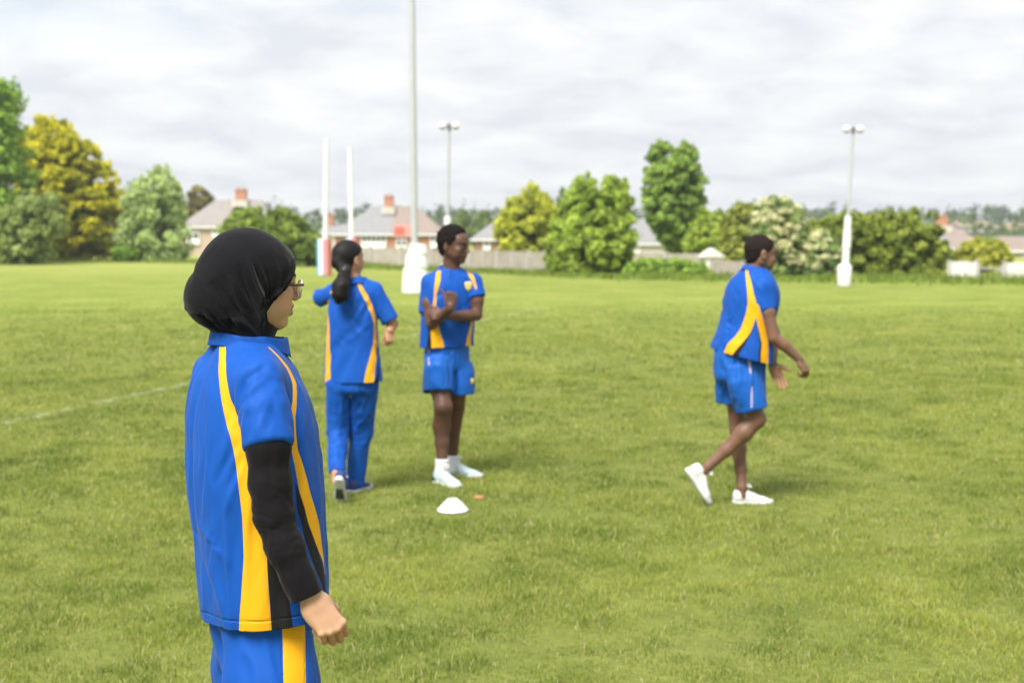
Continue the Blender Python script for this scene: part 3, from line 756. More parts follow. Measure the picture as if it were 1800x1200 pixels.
        dsp += dep * np.exp(-(dist / wd) ** 2) * np.sin(np.clip(t_, .02, .98) * math.pi) ** .6 * 2.0 * np.clip((e_ - .002) / .008, 0, 1) * (n[:, 1] < .2) * np.clip((u + .115) / .03, 0, 1)
    v = v + n * dsp[:, None]
    link('headscarf', quads_mesh('headscarf', v - base, q), M['black_cloth'], root)
    # --- glasses
    g_root = None
    m_frame = mat('clear_pinkish_plastic_frame', (.62, .50, .50), .15, .6)
    m_arm = mat('dark_brown_plastic_arm', (.045, .014, .012), .25, .5)
    m_lens = bpy.data.materials.new('spectacle_lens'); m_lens.use_nodes = True; t_ = m_lens.node_tree; t_.nodes.clear()
    oo = t_.nodes.new('ShaderNodeOutputMaterial'); tr = t_.nodes.new('ShaderNodeBsdfTransparent'); gl = t_.nodes.new('ShaderNodeBsdfGlossy'); mi = t_.nodes.new('ShaderNodeMixShader'); fr_ = t_.nodes.new('ShaderNodeFresnel')
    gl.inputs['Roughness'].default_value = .03; tr.inputs['Color'].default_value = (.93, .94, .95, 1); fr_.inputs[0].default_value = 2.1
    t_.links.new(fr_.outputs[0], mi.inputs[0]); t_.links.new(tr.outputs[0], mi.inputs[1]); t_.links.new(gl.outputs[0], mi.inputs[2]); t_.links.new(mi.outputs[0], oo.inputs[0])
    def tube(pts, r, closed=False, n=10):
        pts = np.array(pts); m = len(pts); vs = []
        rr = np.broadcast_to(r, (m,)) if np.ndim(r) < 2 else r
        for i in range(m):
            a = pts[(i - 1) % m] if (closed or i > 0) else pts[i]; b_ = pts[(i + 1) % m] if (closed or i < m - 1) else pts[i]
            Fr = frame(b_ - a, (.02, .01, 1)); 
            for j in range(n): vs.append(pts[i] + (Fr[:, 0] * math.cos(j * 2 * math.pi / n) + Fr[:, 2] * math.sin(j * 2 * math.pi / n)) * rr[i])
        qs = []
        for i in range(m if closed else m - 1):
            for j in range(n): qs.append((i * n + j, i * n + (j + 1) % n, ((i + 1) % m) * n + (j + 1) % n, ((i + 1) % m) * n + j))
        return np.array(vs), np.array(qs)
    def joinq(L_):
        vs, qs, n = [], [], 0
        for a, b_ in L_: vs.append(a); qs.append(b_ + n); n += len(a)
        return np.concatenate(vs), np.concatenate(qs)
    rims, arms, lens = [], [], []
    for sg in (-1, 1):
        ring = []
        for i in range(36):
            a = 2 * math.pi * i / 36; ca_, sa_ = math.cos(a), math.sin(a)
            x = .0265 * np.sign(ca_) * abs(ca_) ** .8; y = .0205 * np.sign(sa_) * abs(sa_) ** .85
            x *= 1 + .10 * (y / .02)
            ring.append(H(.103 - .010 * (abs(sg * .034 + x) / .06) ** 2 + .08 * y * .6, sg * .034 + x, -.012 + y))
        rims.append(tube(ring, .0017, True))
        cpt = np.mean(ring, 0); lv = np.array([cpt] + ring); lens.append((lv, [(0, 1 + i, 1 + (i + 1) % 36) for i in range(36)]))
        arms.append(tube([H(.096, sg * .0615, -.002), H(.092, sg * .068, -.002), H(.07, sg * .0715, -.003), H(.01, sg * .073, -.004)], [.0028, .003, .0028, .0022]))
    rims.append(tube([H(.102, -.009, -.006), H(.106, 0, -.003), H(.102, .009, -.006)], .0018))
    v, q = joinq(rims); gr = link('glasses', quads_mesh('glasses', v - base, q), m_frame, root)
    for sg, (lv, lt) in zip((0, 1), lens):
        link('lens', quads_mesh('lens', lv - base, lt), m_lens, gr)
    for a_ in arms: link('temple_arm', quads_mesh('temple_arm', a_[0] - base, a_[1]), m_arm, gr)
    # --- trainers
    for leg, nm in ((legR, 0), (legL, 1)):
        a = np.array(leg[-1]); hl = np.array([a[0], a[1], 0]) - fwd * .075
        shoe(root, base, hl, hl + fwd * .245, (0, 0, 1), .005)
build_front_girl()
# ------------------------------------------------------------------ shared builder for the three children further off
def shirt_person(V, rows, Yd, F, rho, shR, shL, eR, eL, neckR, k=.018, r=(.058, .054, .056)):
    """torso + two clipped sleeves; eR,eL sleeve ends. returns loft args"""
    la = rows_to_loft(rows, Yd, F, rho)
    o, t, c1, c2, r1, r2 = la
    V.loft(o, F, t, c1, c2, r1, r2, p=2.2, k=.02)
    nk = neckR
    V.cone(nk, shR, .055, r[0], .03); V.cone(nk, shL, .055, r[0], .03)
    caps = []
    for sh, e_ in ((shR, eR), (shL, eL)):
        n = nrm(e_ - sh); V.cone(sh, e_ + n * .03, r[0], r[2], k, clip=(e_, n)); caps.append((e_, n, r[2] - .010))
    return la, caps
def waist(V, c, F, a, b, z0=-.12, z1=.13):
    V.loft(c, F, [z0, z0 * .5, 0, z1], [0] * 4, [0] * 4, [a * .92, a, a, a * .95], [b * .92, b, b, b * .95], p=2.1, k=.02, cap=.02)
def body_loft(V, la, F, f=.74, drop=3):
    o, t, c1, c2, r1, r2 = la; V.loft(o, F, t[drop:], c1[drop:], c2[drop:], r1[drop:] * f, r2[drop:] * f, p=2.1, k=.02)
def curls(v, amp, sc_, seed=0):
    return amp * vnoise(v * sc_ + seed) + amp * .5 * vnoise(v * sc_ * 2.1 + seed)
def hair_cap(name, parent, base, HO, FH, s, thick, edge_pts, m_, h=.004, rough_=(.002, 90), extra=None, top=0.0, back=0.0):
    """hair shell over the cranium; edge_pts (up, forward limit) hairline in head coordinates"""
    lo = HO - np.array([.22, .24, .36]) * s; hi = HO + .20 * s; V = Vol(lo, hi, h)
    H = lambda *p: HL(HO, FH, s, p)
    V.ell(H(-.012 - back * .5, 0, .030 + top * .5), (np.array([.074, .093 + back, .080 + top]) + thick) * s, FH, .01)
    V.ell(H(.050, 0, .036 + top * .4), (np.array([.052, .034, .036]) + thick) * s, FH, .02)
    V.ell(H(-.045, 0, -.025), (np.array([.052, .040, .045]) + thick) * s, FH, .02)
    us, es = np.array([p[0] for p in edge_pts]), np.array([p[1] for p in edge_pts])
    def edge(X, Y, Z):
        x, y, z = X - HO[0], Y - HO[1], Z - HO[2]
        f = (x * FH[0, 1] + y * FH[1, 1] + z * FH[2, 1]) / s; u = (x * FH[0, 2] + y * FH[1, 2] + z * FH[2, 2]) / s
        r = np.abs(x * FH[0, 0] + y * FH[1, 0] + z * FH[2, 0]) / s
        u, f, r = np.broadcast_arrays(u, f, r)
        lim = np.interp((u - .012 * np.clip(1 - r / .06, 0, 1) * 0).ravel(), us, es).reshape(u.shape)
        return ((f - lim) * .7).astype(np.float32)
    V.func(edge, lo, hi, .006, 'int')
    if extra: extra(V, H)
    v, q = V.mesh(); v = relax(v, q, 1); n = vnormals(v, q)
    if rough_: v = v + n * curls(v, rough_[0], rough_[1])[:, None]
    return link(name, quads_mesh(name, v - base, q), m_, parent)

# ------------------------------------------------------------------ boy with folded arms
def build_folded_boy():
    Y0 = 8.84; S = FPX / 8.9
    Yc = 8.95
    base = np.array([P(788, 845, Y0)[0], Y0, 0.0])
    root = empty('person', base, 'boy in blue shorts with arms crossed, standing beside the white padded mast', 'person', None)
    F = yawpitch(-68); side, fwd = F[:, 0], F[:, 1]
    HO = P(798, 428, Yc - .02); FH = yawpitch(-28, -5); hs = 1.02
    rows = [(467, 778, 806, 0, 1.15), (474, 768, 815, 0, 1.35), (484, 755, 826), (498, 747, 834), (520, 743, 837), (545, 742, 835), (570, 741, 833), (590, 740, 831), (612, 739, 832), (622, 739, 832)]
    shR = P(756, 494, Yc - .03); shL = P(832, 493, Yc + .01)
    eR = P(752, 547, Yc - .05); eL = P(839, 520, Yc - .02)
    V = Vol(P(720, 640, Yc) - [0, .32, 0], P(870, 455, Yc) + [0, .30, 0], .006)
    la, caps = shirt_person(V, rows, Yc, F, 1.55, shR, shL, eR, eL, P(792, 482, Yc), r=(.052, .054, .058))
    T = raycaster(V)
    hemn = nrm([.03, 0, -1]); hemp = P(785, 608, Yc - .12)
    cuts = [(hemp, hemn, hemp - [0, 0, .12], .42)]
    st = lambda rows_: dense(*hitline(T, rows_, S))
    s1 = st([(770, 462, 3), (771, 475, 4), (770, 490, 4.5), (767, 503, 3.5), (765, 515, 2), (764, 535, 3), (764, 555, 5), (765, 580, 8), (769, 600, 10.5), (770, 612, 11.5)])
    s2 = st([(822, 475, 2), (827, 481, 4), (832, 489, 3), (837, 505, 1.5), (835, 535, 2), (829, 565, 3), (824, 590, 5), (822, 612, 6.5)])
    k1 = st([(758, 560, 1), (756, 580, 3), (755, 600, 4.5), (754, 613, 5)])
    cen = P(790, 520, Yc)
    def attrs(v, A, n, me):
        front = (v - cen) @ fwd
        A['sy'] = np.maximum(seg_dist(v, *s1), seg_dist(v, *s2))
        m1 = mirror(s1[0], cen, fwd), s1[1]; m2 = mirror(s2[0], cen, fwd), s2[1]
        A['sy'] = np.maximum(A['sy'], np.maximum(seg_dist(v, *m1), seg_dist(v, *m2)))
        A['sk'] = np.maximum(seg_dist(v, *k1), seg_dist(v, mirror(k1[0], cen, fwd), k1[1]))
        pl = P(804, 490, Yc - .15); d_ = (v - pl)
        A['sm'] -= .8 * np.exp(-((d_ @ side) / .004) ** 2) * ((v - cen) @ fwd > 0) * (v[:, 2] > P(0, 515, Yc)[2])
    cloth('shirt', V, root, base, M['kit'], cuts, [((.1, 0, 1), .22, .05, .005, 2, None, 0), ((.8, 0, .6), .16, .04, .006, 6, P(790, 560, Yc - .12), .14)],
          [(P(765, 520, Yc - .1), P(790, 505, Yc - .15), .010, -.008), (P(832, 515, Yc - .1), P(806, 535, Yc - .15), .012, -.007), (P(800, 540, Yc - .15), P(826, 520, Yc - .1), .010, .005),
           (P(820, 600, Yc - .15), P(790, 570, Yc - .15), .012, .005)], thick=.004, attrs=attrs, caps=caps)
    # badge: small yellow shield with a pale rim on the chest
    cb = hit(T, 823, 501); Fb = frame(nrm(np.array([.25, -.96, .12])))
    def shield(w_, h_, off):
        pts = [(-1, 1), (-.5, 1.06), (0, 1.1), (.5, 1.06), (1, 1), (1, .2), (.85, -.3), (.5, -.75), (0, -1.1), (-.5, -.75), (-.85, -.3), (-1, .2)]
        v = []
        for x, y in pts:
            p = cb + Fb[:, 0] * x * w_ + np.array([0, 0, 1]) * y * h_ - Fb[:, 1] * .02; r = T.ray_cast(Vector(p + Fb[:, 1] * .15), Vector(-Fb[:, 1]), 1)[0]
            v.append((np.array(r) if r is not None else p) + Fb[:, 1] * off)
        c_ = np.mean(v, 0); v.append(c_ + Fb[:, 1] * .002); n_ = len(pts)
        return np.array(v), [(i, (i + 1) % n_, n_) for i in range(n_)]
    v, q = shield(.022, .028, .006); o = link('badge', quads_mesh('badge', v - base, q), mat('badge_pale_rim', (.75, .55, .35), .7), root)
    o.modifiers.new('t', 'SOLIDIFY').thickness = .002
    v, q = shield(.017, .023, .0085); o = link('badge_centre', quads_mesh('badge_centre', v - base, q), mat('badge_yellow', (.62, .45, .06), .7, var=.3, vscale=60), root)
    collar(root, base, P(792, 464, Yc), yawpitch(-68), .070, .066, .034, M['kit'], gap=18, tilt=.42, flare=.022)
    # shorts
    V = Vol(P(715, 700, Yc) - [0, .34, 0], P(860, 575, Yc) + [0, .32, 0], .006)
    hR, hL = P(771, 625, Yc - .03), P(806, 625, Yc + .03)
    bR, bL = P(771, 686, Yc - .09), P(810, 690, Yc + .02)
    waist(V, P(786, 630, Yc), F, .146, .102, -.07)
    nR, nL = nrm(bR - hR), nrm(bL - hL)
    V.loft(bR, np.stack([side, fwd, -nR], 1), [0, .07, .14, .2], [0, 0, 0, 0], [0, 0, 0, 0], [.100, .095, .090, .07], [.100, .098, .092, .07], k=.03)
    V.loft(bL, np.stack([side, fwd, -nL], 1), [0, .07, .14, .2], [0, 0, 0, 0], [0, 0, 0, 0], [.082, .084, .085, .07], [.100, .098, .092, .07], k=.012)
    Ts = raycaster(V)
    pp = dense(*hitline(Ts, [(753, 610, 1.6), (755, 640, 1.6), (758, 683, 1.7)], S), n=12)
    def at3(v, A, n, me): A['sp'] = seg_dist(v, *pp) + .0015
    cloth('shorts', V, root, base, M['kit_shiny'], [], [((0, .1, 1), .14, .035, .007, 4, None, 0)], [(P(789, 620, Yc - .1), P(790, 690, Yc - .1), .010, -.014), (P(800, 615, Yc - .1), P(775, 640, Yc - .1), .010, .006)],
          thick=.004, attrs=at3, caps=[(bR, nR, .088), (bL, nL, .078)])
    pb = hit(Ts, 829, 668)
    if pb is not None:
        v = np.array([pb + np.array([x * .014, -.006, z * .022]) for x, z in ((-1, 1), (1, 1), (1, -.3), (0, -1), (-1, -.3))])
        o = link('shorts_badge', quads_mesh('shorts_badge', np.concatenate([v, v[:1]]) - base, [(0, 1, 2), (0, 2, 3), (0, 3, 4)]), mat('badge_gold', (.62, .42, .10), .7), root); o.modifiers.new('t', 'SOLIDIFY').thickness = .003
    # body
    V = Vol(P(725, 850, 8.6) * [1, 0, 0] + [0, 8.35, 0.02], np.array([P(865, 600, 9)[0], 9.45, P(0, 380, 9)[2] + .02]), .0045)
    head(V, HO, FH, hs)
    nb = P(793, 484, Yc)
    V.cone(HO - FH[:, 1] * .016 - [0, 0, .05], nb, .054, .056, .02)
    body_loft(V, la, F)
    V.ell(P(786, 625, Yc), [.120, .085, .10], F, .02)
    kR, kL = P(779, 712, Y0 - .03), P(803, 712, Y0 + .17)
    aR, aL = P(777, 806, Y0 - .02), P(796, 800, Y0 + .25)
    cRp, cLp = P(776, 745, Y0 + .01), P(797, 745, Y0 + .22)
    V.chain([hR, P(774, 680, Y0 + .02), kR, cRp, P(777, 775, Y0), aR], [.070, .062, .0555, .0545, .042, .034], .02)
    V.chain([hL, P(804, 680, Y0 + .13), kL, cLp, P(796, 775, Y0 + .24), aL], [.070, .060, .052, .052, .040, .033], .008)
    V.ell(kR - [0, .045, 0], [.032, .022, .036], None, .02)
    V.cone(aR, aR - [0, 0, .07], .035, .036, .01); V.cone(aL, aL - [0, 0, .06], .034, .036, .01)
    lR, lL = P(759, 566, Yc - .11), P(838, 551, Yc - .04)
    wR, wL = P(792, 538, Yc - .30), P(783, 553, Yc - .215)
    V.chain([shR, P(754, 530, Yc - .07), lR], [.046, .044, .038], .02); V.chain([lR, lR + (wR - lR) * .3, wR], [.037, .038, .0265], .006)
    V.chain([shL, P(838, 525, Yc - .02), lL], [.046, .042, .036], .02); V.chain([lL, lL + (wL - lL) * .3, wL], [.035, .037, .026], .006)
    v, q = V.mesh(); parts = [(relax(v, q, 1), q)]
    V = Vol(P(775, 545, Yc - .3) - .05, P(815, 495, Yc - .3) + .08, .0026)
    V.cone(wR - nrm(wR - lR) * .05, wR + [0, 0, .012], .028, .026, .008)
    hand(V, wR + [0, 0, .0], nrm([.12, .0, .99]), nrm([.12, -.99, .0]), nrm([-.99, -.12, .1]), 1.02, curl=((84, 88, 50), (86, 90, 50), (88, 92, 50), (88, 92, 50)), thumb=(.80, .30, -.25), tcurl=(-12, -10))
    v, q = V.mesh(); parts.append((relax(v, q, 1), q))
    V = Vol(P(742, 565, Yc - .3) - .05, P(792, 510, Yc - .15) + .08, .0026)
    V.cone(wL - nrm(wL - lL) * .05, wL, .028, .025, .008)
    hand(V, wL, nrm([-.95, .06, .10]), nrm([-.15, -.95, .25]), nrm([.2, -.1, 1]), .95, curl=((40, 60, 35), (44, 62, 35), (46, 64, 38), (50, 64, 40)), thumb=(.75, .45, -.05), tcurl=(10, 10))
    v, q = V.mesh(); parts.append((relax(v, q, 1), q))
    sk = np.array([.105, .052, .035])
    def paint(v):
        c = np.tile(sk, (len(v), 1)) * (1 + .10 * fnoise(v * 14, 2))[:, None]
        paint_head(v, c, HO, FH, hs, (.12, .05, .045), brow=(.012, .008, .007))
        for K in (kR, kL): c[np.linalg.norm(v - K + [0, .05, 0], axis=1) < .03] *= .8
        m = (v[:, 0] < wL[0] - .02) & (np.linalg.norm(v - wL, axis=1) < .14) & (v[:, 2] > lR[2] + .04); c[m] *= 1.25
        return c
    finish_body('body', parts, base, root, paint)
    hair_cap('hair', root, base, HO, FH, hs, .010, [(-.09, -.06), (-.055, -.038), (-.02, -.022), (0, -.004), (.010, .018), (.030, .038), (.052, .040), (.072, .044), (.088, .060), (.11, .11), (.14, .2)], M['afro'], .004, (.0055, 75), top=.006, back=.003)
    # socks and shoes
    for a, off, w_ in ((aR, .0, 0), (aL, .0, 1)):
        V = Vol(a - [.09, .09, .12], a + [.09, .09, .06], .004)
        top = a + [0, 0, .012]
        V.cone(a - [0, 0, .085], top + [0, 0, .02], .046, .0415, .01, clip=(top, np.array([0, 0, 1.])))
        v, q = V.mesh(); v = v + vnormals(v, q) * (.0012 * np.sin(v[:, 2] * 260))[:, None]
        link('sock', quads_mesh('sock', v - base, q), M['sock'], root)
    hl = np.array([aR[0] - .045, aR[1] + .02, .0]); shoe(root, base, hl, hl + nrm([.62, -.78, 0]) * .27, (0, 0, 1), .004, upper='teal_mesh', trim='dark_trim')
    hl = np.array([aL[0] - .055, aL[1] + .02, .0]); shoe(root, base, hl, hl + nrm([.93, -.36, 0]) * .27, (0, 0, 1), .004, upper='teal_mesh', trim='dark_trim')
build_folded_boy()

# ------------------------------------------------------------------ girl with the ponytail, seen from behind
def build_ponytail_girl():
    Yc = 8.42; S = FPX / 8.45
    base = np.array([P(620, 860, 8.4)[0], 8.4, 0.0])
    root = empty('person', base, 'girl with a long dark ponytail walking away in blue tracksuit trousers', 'person', None)
    F = yawpitch(82); side, fwd = F[:, 0], F[:, 1]
    HO = P(613, 452, Yc + .0); FH = yawpitch(50, 6); hs = .97
    rows = [(487, 611, 640, 0, 1.2), (494, 600, 648, 0, 1.4), (504, 590, 660), (520, 581, 664), (545, 576, 664), (570, 574, 663), (600, 573, 664), (630, 572, 668), (655, 570, 671), (685, 569, 673)]
    shL = P(585, 512, Yc + .03); shR = P(658, 508, Yc); eR = P(687, 561, Yc - .01); eL = P(560, 522, Yc + .09)
    V = Vol(P(530, 700, Yc) - [0, .30, 0], P(710, 475, Yc) + [0, .36, 0], .006)
    la, caps = shirt_person(V, rows, Yc, F, 1.6, shR, shL, eR, eL, P(622, 498, Yc), r=(.048, .050, .054))
    T = raycaster(V); st = lambda r_: dense(*hitline(T, r_, S))
    hemn = nrm([.03, 0, -1]); hemp = P(620, 670, Yc - .1)
    s1 = st([(628, 492, 2), (634, 503, 3.5), (645, 522, 4), (654, 545, 4), (659, 570, 4.5), (659, 600, 5.5), (655, 630, 7), (650, 655, 8.5), (648, 672, 9), (647, 684, 9)])
    s2 = st([(594, 497, 2), (584, 510, 3), (578, 530, 4), (578, 570, 4), (577, 600, 5), (576, 640, 6.5), (576, 672, 7.5), (576, 684, 7.5)])
    k1 = st([(665, 600, 1), (665, 640, 3), (662, 672, 4), (662, 682, 4)])
    k2 = st([(571.5, 590, 1), (571, 640, 2), (570, 668, 3)]) 
    cen = P(620, 560, Yc)
    def attrs(v, A, n, me):
        A['sy'] = np.maximum.reduce([seg_dist(v, *s1), seg_dist(v, *s2), seg_dist(v, mirror(s1[0], cen, fwd), s1[1]), seg_dist(v, mirror(s2[0], cen, fwd), s2[1])])
        A['sk'] = np.maximum(seg_dist(v, *k1), seg_dist(v, *k2))
    cloth('shirt', V, root, base, M['kit'], [(hemp, hemn, hemp - [0, 0, .12], .42)], [((.45, 0, 1), .25, .05, .006, 2, None, 0), ((.7, 0, -.6), .2, .045, .006, 5, P(620, 560, Yc - .1), .2)],
          [(P(600, 530, Yc - .1), P(645, 640, Yc - .1), .014, -.006), (P(655, 560, Yc - .1), P(610, 600, Yc - .1), .014, .005), (P(645, 500, Yc), P(668, 530, Yc), .010, -.006)], thick=.004, attrs=attrs, caps=caps)
    collar(root, base, P(623, 486, Yc + .0), yawpitch(80), .066, .064, .028, M['kit'], gap=16, tilt=-.10, flare=.014)
    # trousers
    V = Vol(np.array([P(545, 600, Yc)[0], Yc - .42, .02]), np.array([P(690, 600, Yc)[0], Yc + .42, P(0, 650, Yc)[2]]), .006)
    hL, hR = P(596, 672, Yc), P(640, 672, Yc)
    kL, kR = P(594, 752, Yc + .03), P(635, 755, Yc + .10)
    bL, bR = P(593, 828, Yc - .14), P(624, 849, Yc + .13)
    waist(V, P(619, 672, Yc), F, .138, .098, -.05)
    V.chain([hL, kL], [.082, .062], .02); V.cone(kL, bL + nrm(bL - kL) * .02, .060, .048, .02, clip=(bL, nrm(bL - kL)))
    V.chain([hR, kR], [.086, .066], .006); V.cone(kR, bR + nrm(bR - kR) * .02, .065, .050, .02, clip=(bR, nrm(bR - kR)))
    Tt = raycaster(V)
    pr = dense(*hitline(Tt, [(664, 680, .8), (656, 740, .8), (646, 800, .8), (637, 845, .8)], S), n=14)
    def at3(v, A, n, me): A['sp'] = seg_dist(v, *pr)
    cloth('trousers', V, root, base, M['kit'], [], [((.1, .1, 1), .2, .045, .009, 3, None, 0), ((1, 0, .2), .1, .035, .006, 8, P(595, 765, Yc), .14)],
          [(P(618, 690, Yc - .1), P(616, 760, Yc - .1), .012, -.005), (P(578, 758, Yc), P(612, 745, Yc), .010, -.007), (P(640, 690, Yc - .1), P(622, 730, Yc), .012, -.007)], thick=.004, attrs=at3,
          caps=[(bL, nrm(bL - kL), .040), (bR, nrm(bR - kR), .042)])
    # body
    V = Vol(np.array([P(540, 600, Yc)[0], Yc - .45, .02]), np.array([P(705, 600, Yc)[0], Yc + .48, P(0, 412, Yc)[2]]), .0045)
    head(V, HO, FH, hs)
    V.cone(HO - FH[:, 1] * .012 - [0, 0, .05], P(623, 498, Yc), .048, .050, .02)
    body_loft(V, la, F)
    V.ell(P(619, 672, Yc + .01), [.10, .065, .09], F, .02)
    V.chain([hL, kL, bL, bL + nrm(bL - kL) * .06], [.056, .046, .034, .031], .02); V.chain([hR, kR, bR, bR - [0, 0, .05]], [.056, .046, .034, .031], .008)
    lR = P(690, 566, Yc + .02); wR = P(685, 578, Yc + .16)
    V.chain([shR, lR], [.040, .034], .02); V.chain([lR, wR], [.0345, .025], .006)
    lL = P(560, 524, Yc + .10); wL = P(596, 500, Yc + .30)
    V.chain([shL, lL], [.040, .034], .02); V.chain([lL, wL], [.033, .024], .006)
    v, q = V.mesh(); parts = [(relax(v, q, 1), q)]
    # forearm and hand: elbow bent, hand hanging just below the sleeve
    W = P(685, 577, Yc - .02)
    V = Vol(W - .12, W + .12, .0026)
    V.cone(lR + [0, -.0, 0], W, .0345, .0265, .01)
    hand(V, W, nrm([.03, -.25, -.9]), nrm([.55, -.83, .1]), nrm([-.85, -.45, -.1]), .78, curl=((50, 70, 40), (52, 74, 40), (54, 76, 40), (56, 76, 40)), thumb=(.85, .2, -.5), tcurl=(15, 20))
    v, q = V.mesh(); parts.append((relax(v, q, 1), q))
    V = Vol(wL - .14, wL + .14, .003); V.cone(wL - nrm(wL - lL) * .04, wL, .026, .024, .008)
    hand(V, wL, nrm(wL - lL), (0, .2, 1), (0, 1, 0), .92, curl=((30, 40, 25),) * 4)
    v, q = V.mesh(); parts.append((v, q))
    sk = np.array([.40, .215, .13])
    def paint(v):
        c = np.tile(sk, (len(v), 1)) * (1 + .07 * fnoise(v * 14, 2))[:, None]
        paint_head(v, c, HO, FH, hs, (.28, .11, .09)); return c
    finish_body('body', parts, base, root, paint)
    def tail(V, H):
        pts = [H(-.085, 0, -.012), P(606, 474, Yc - .09), P(603, 486, Yc - .13), P(599, 500, Yc - .155), P(597, 515, Yc - .16), P(594, 529, Yc - .16)]
        V.chain(pts, [.045, .030, .033, .046, .044, .014], .02)
        V.cone(P(602, 500, Yc - .15), P(608, 520, Yc - .15), .038, .016, .02)
    hair_cap('hair', root, base, HO, FH, hs, .009, [(-.09, -.05), (-.055, -.030), (-.02, -.022), (.012, -.008), (.03, .030), (.05, .070), (.07, .095), (.14, .2)], M['hair'], .005, None, extra=tail)
    for o_ in [o for o in root.children if o.name.startswith('hair')]:
        vv = verts_of(o_.data); nn_ = norms_of(o_.data)
        g = .004 * vnoise(np.stack([vv[:, 0] * 130, vv[:, 1] * 130, vv[:, 2] * 9], 1)) + .004 * vnoise(np.stack([vv[:, 0] * 50, vv[:, 1] * 50, vv[:, 2] * 12], 1)); vv += nn_ * (g * (vv[:, 2] < HO[2] - .03))[:, None]
        o_.data.vertices.foreach_set('co', vv.astype(np.float32).ravel()); o_.data.update()
    hb = Vol(P(606, 474, Yc - .09) - .07, P(606, 474, Yc - .09) + .07, .004); hb.cone(P(607, 471, Yc - .085), P(605, 476, Yc - .095), .036, .036, 0)
    v, q = hb.mesh(); link('hair_tie', quads_mesh('hair_tie', v - base, q), M['dark_trim'], root)
    # left foot pushed up on its toe with the sole to the camera, right foot planted
    toe = P(598, 884, 8.18); toe[2] = .014; heel = P(595, 839, 8.05)
    shoe(root, base, heel, toe, nrm([0.05, 1, -.12]), .004, upper='navy_mesh', tread='grey_rubber', kk=.88)
    hl = P(613, 862, 8.46); hl[2] = 0; shoe(root, base, hl, hl + nrm([.42, .90, 0]) * .25, (0, 0, 1), .004, upper='navy_mesh')
build_ponytail_girl()

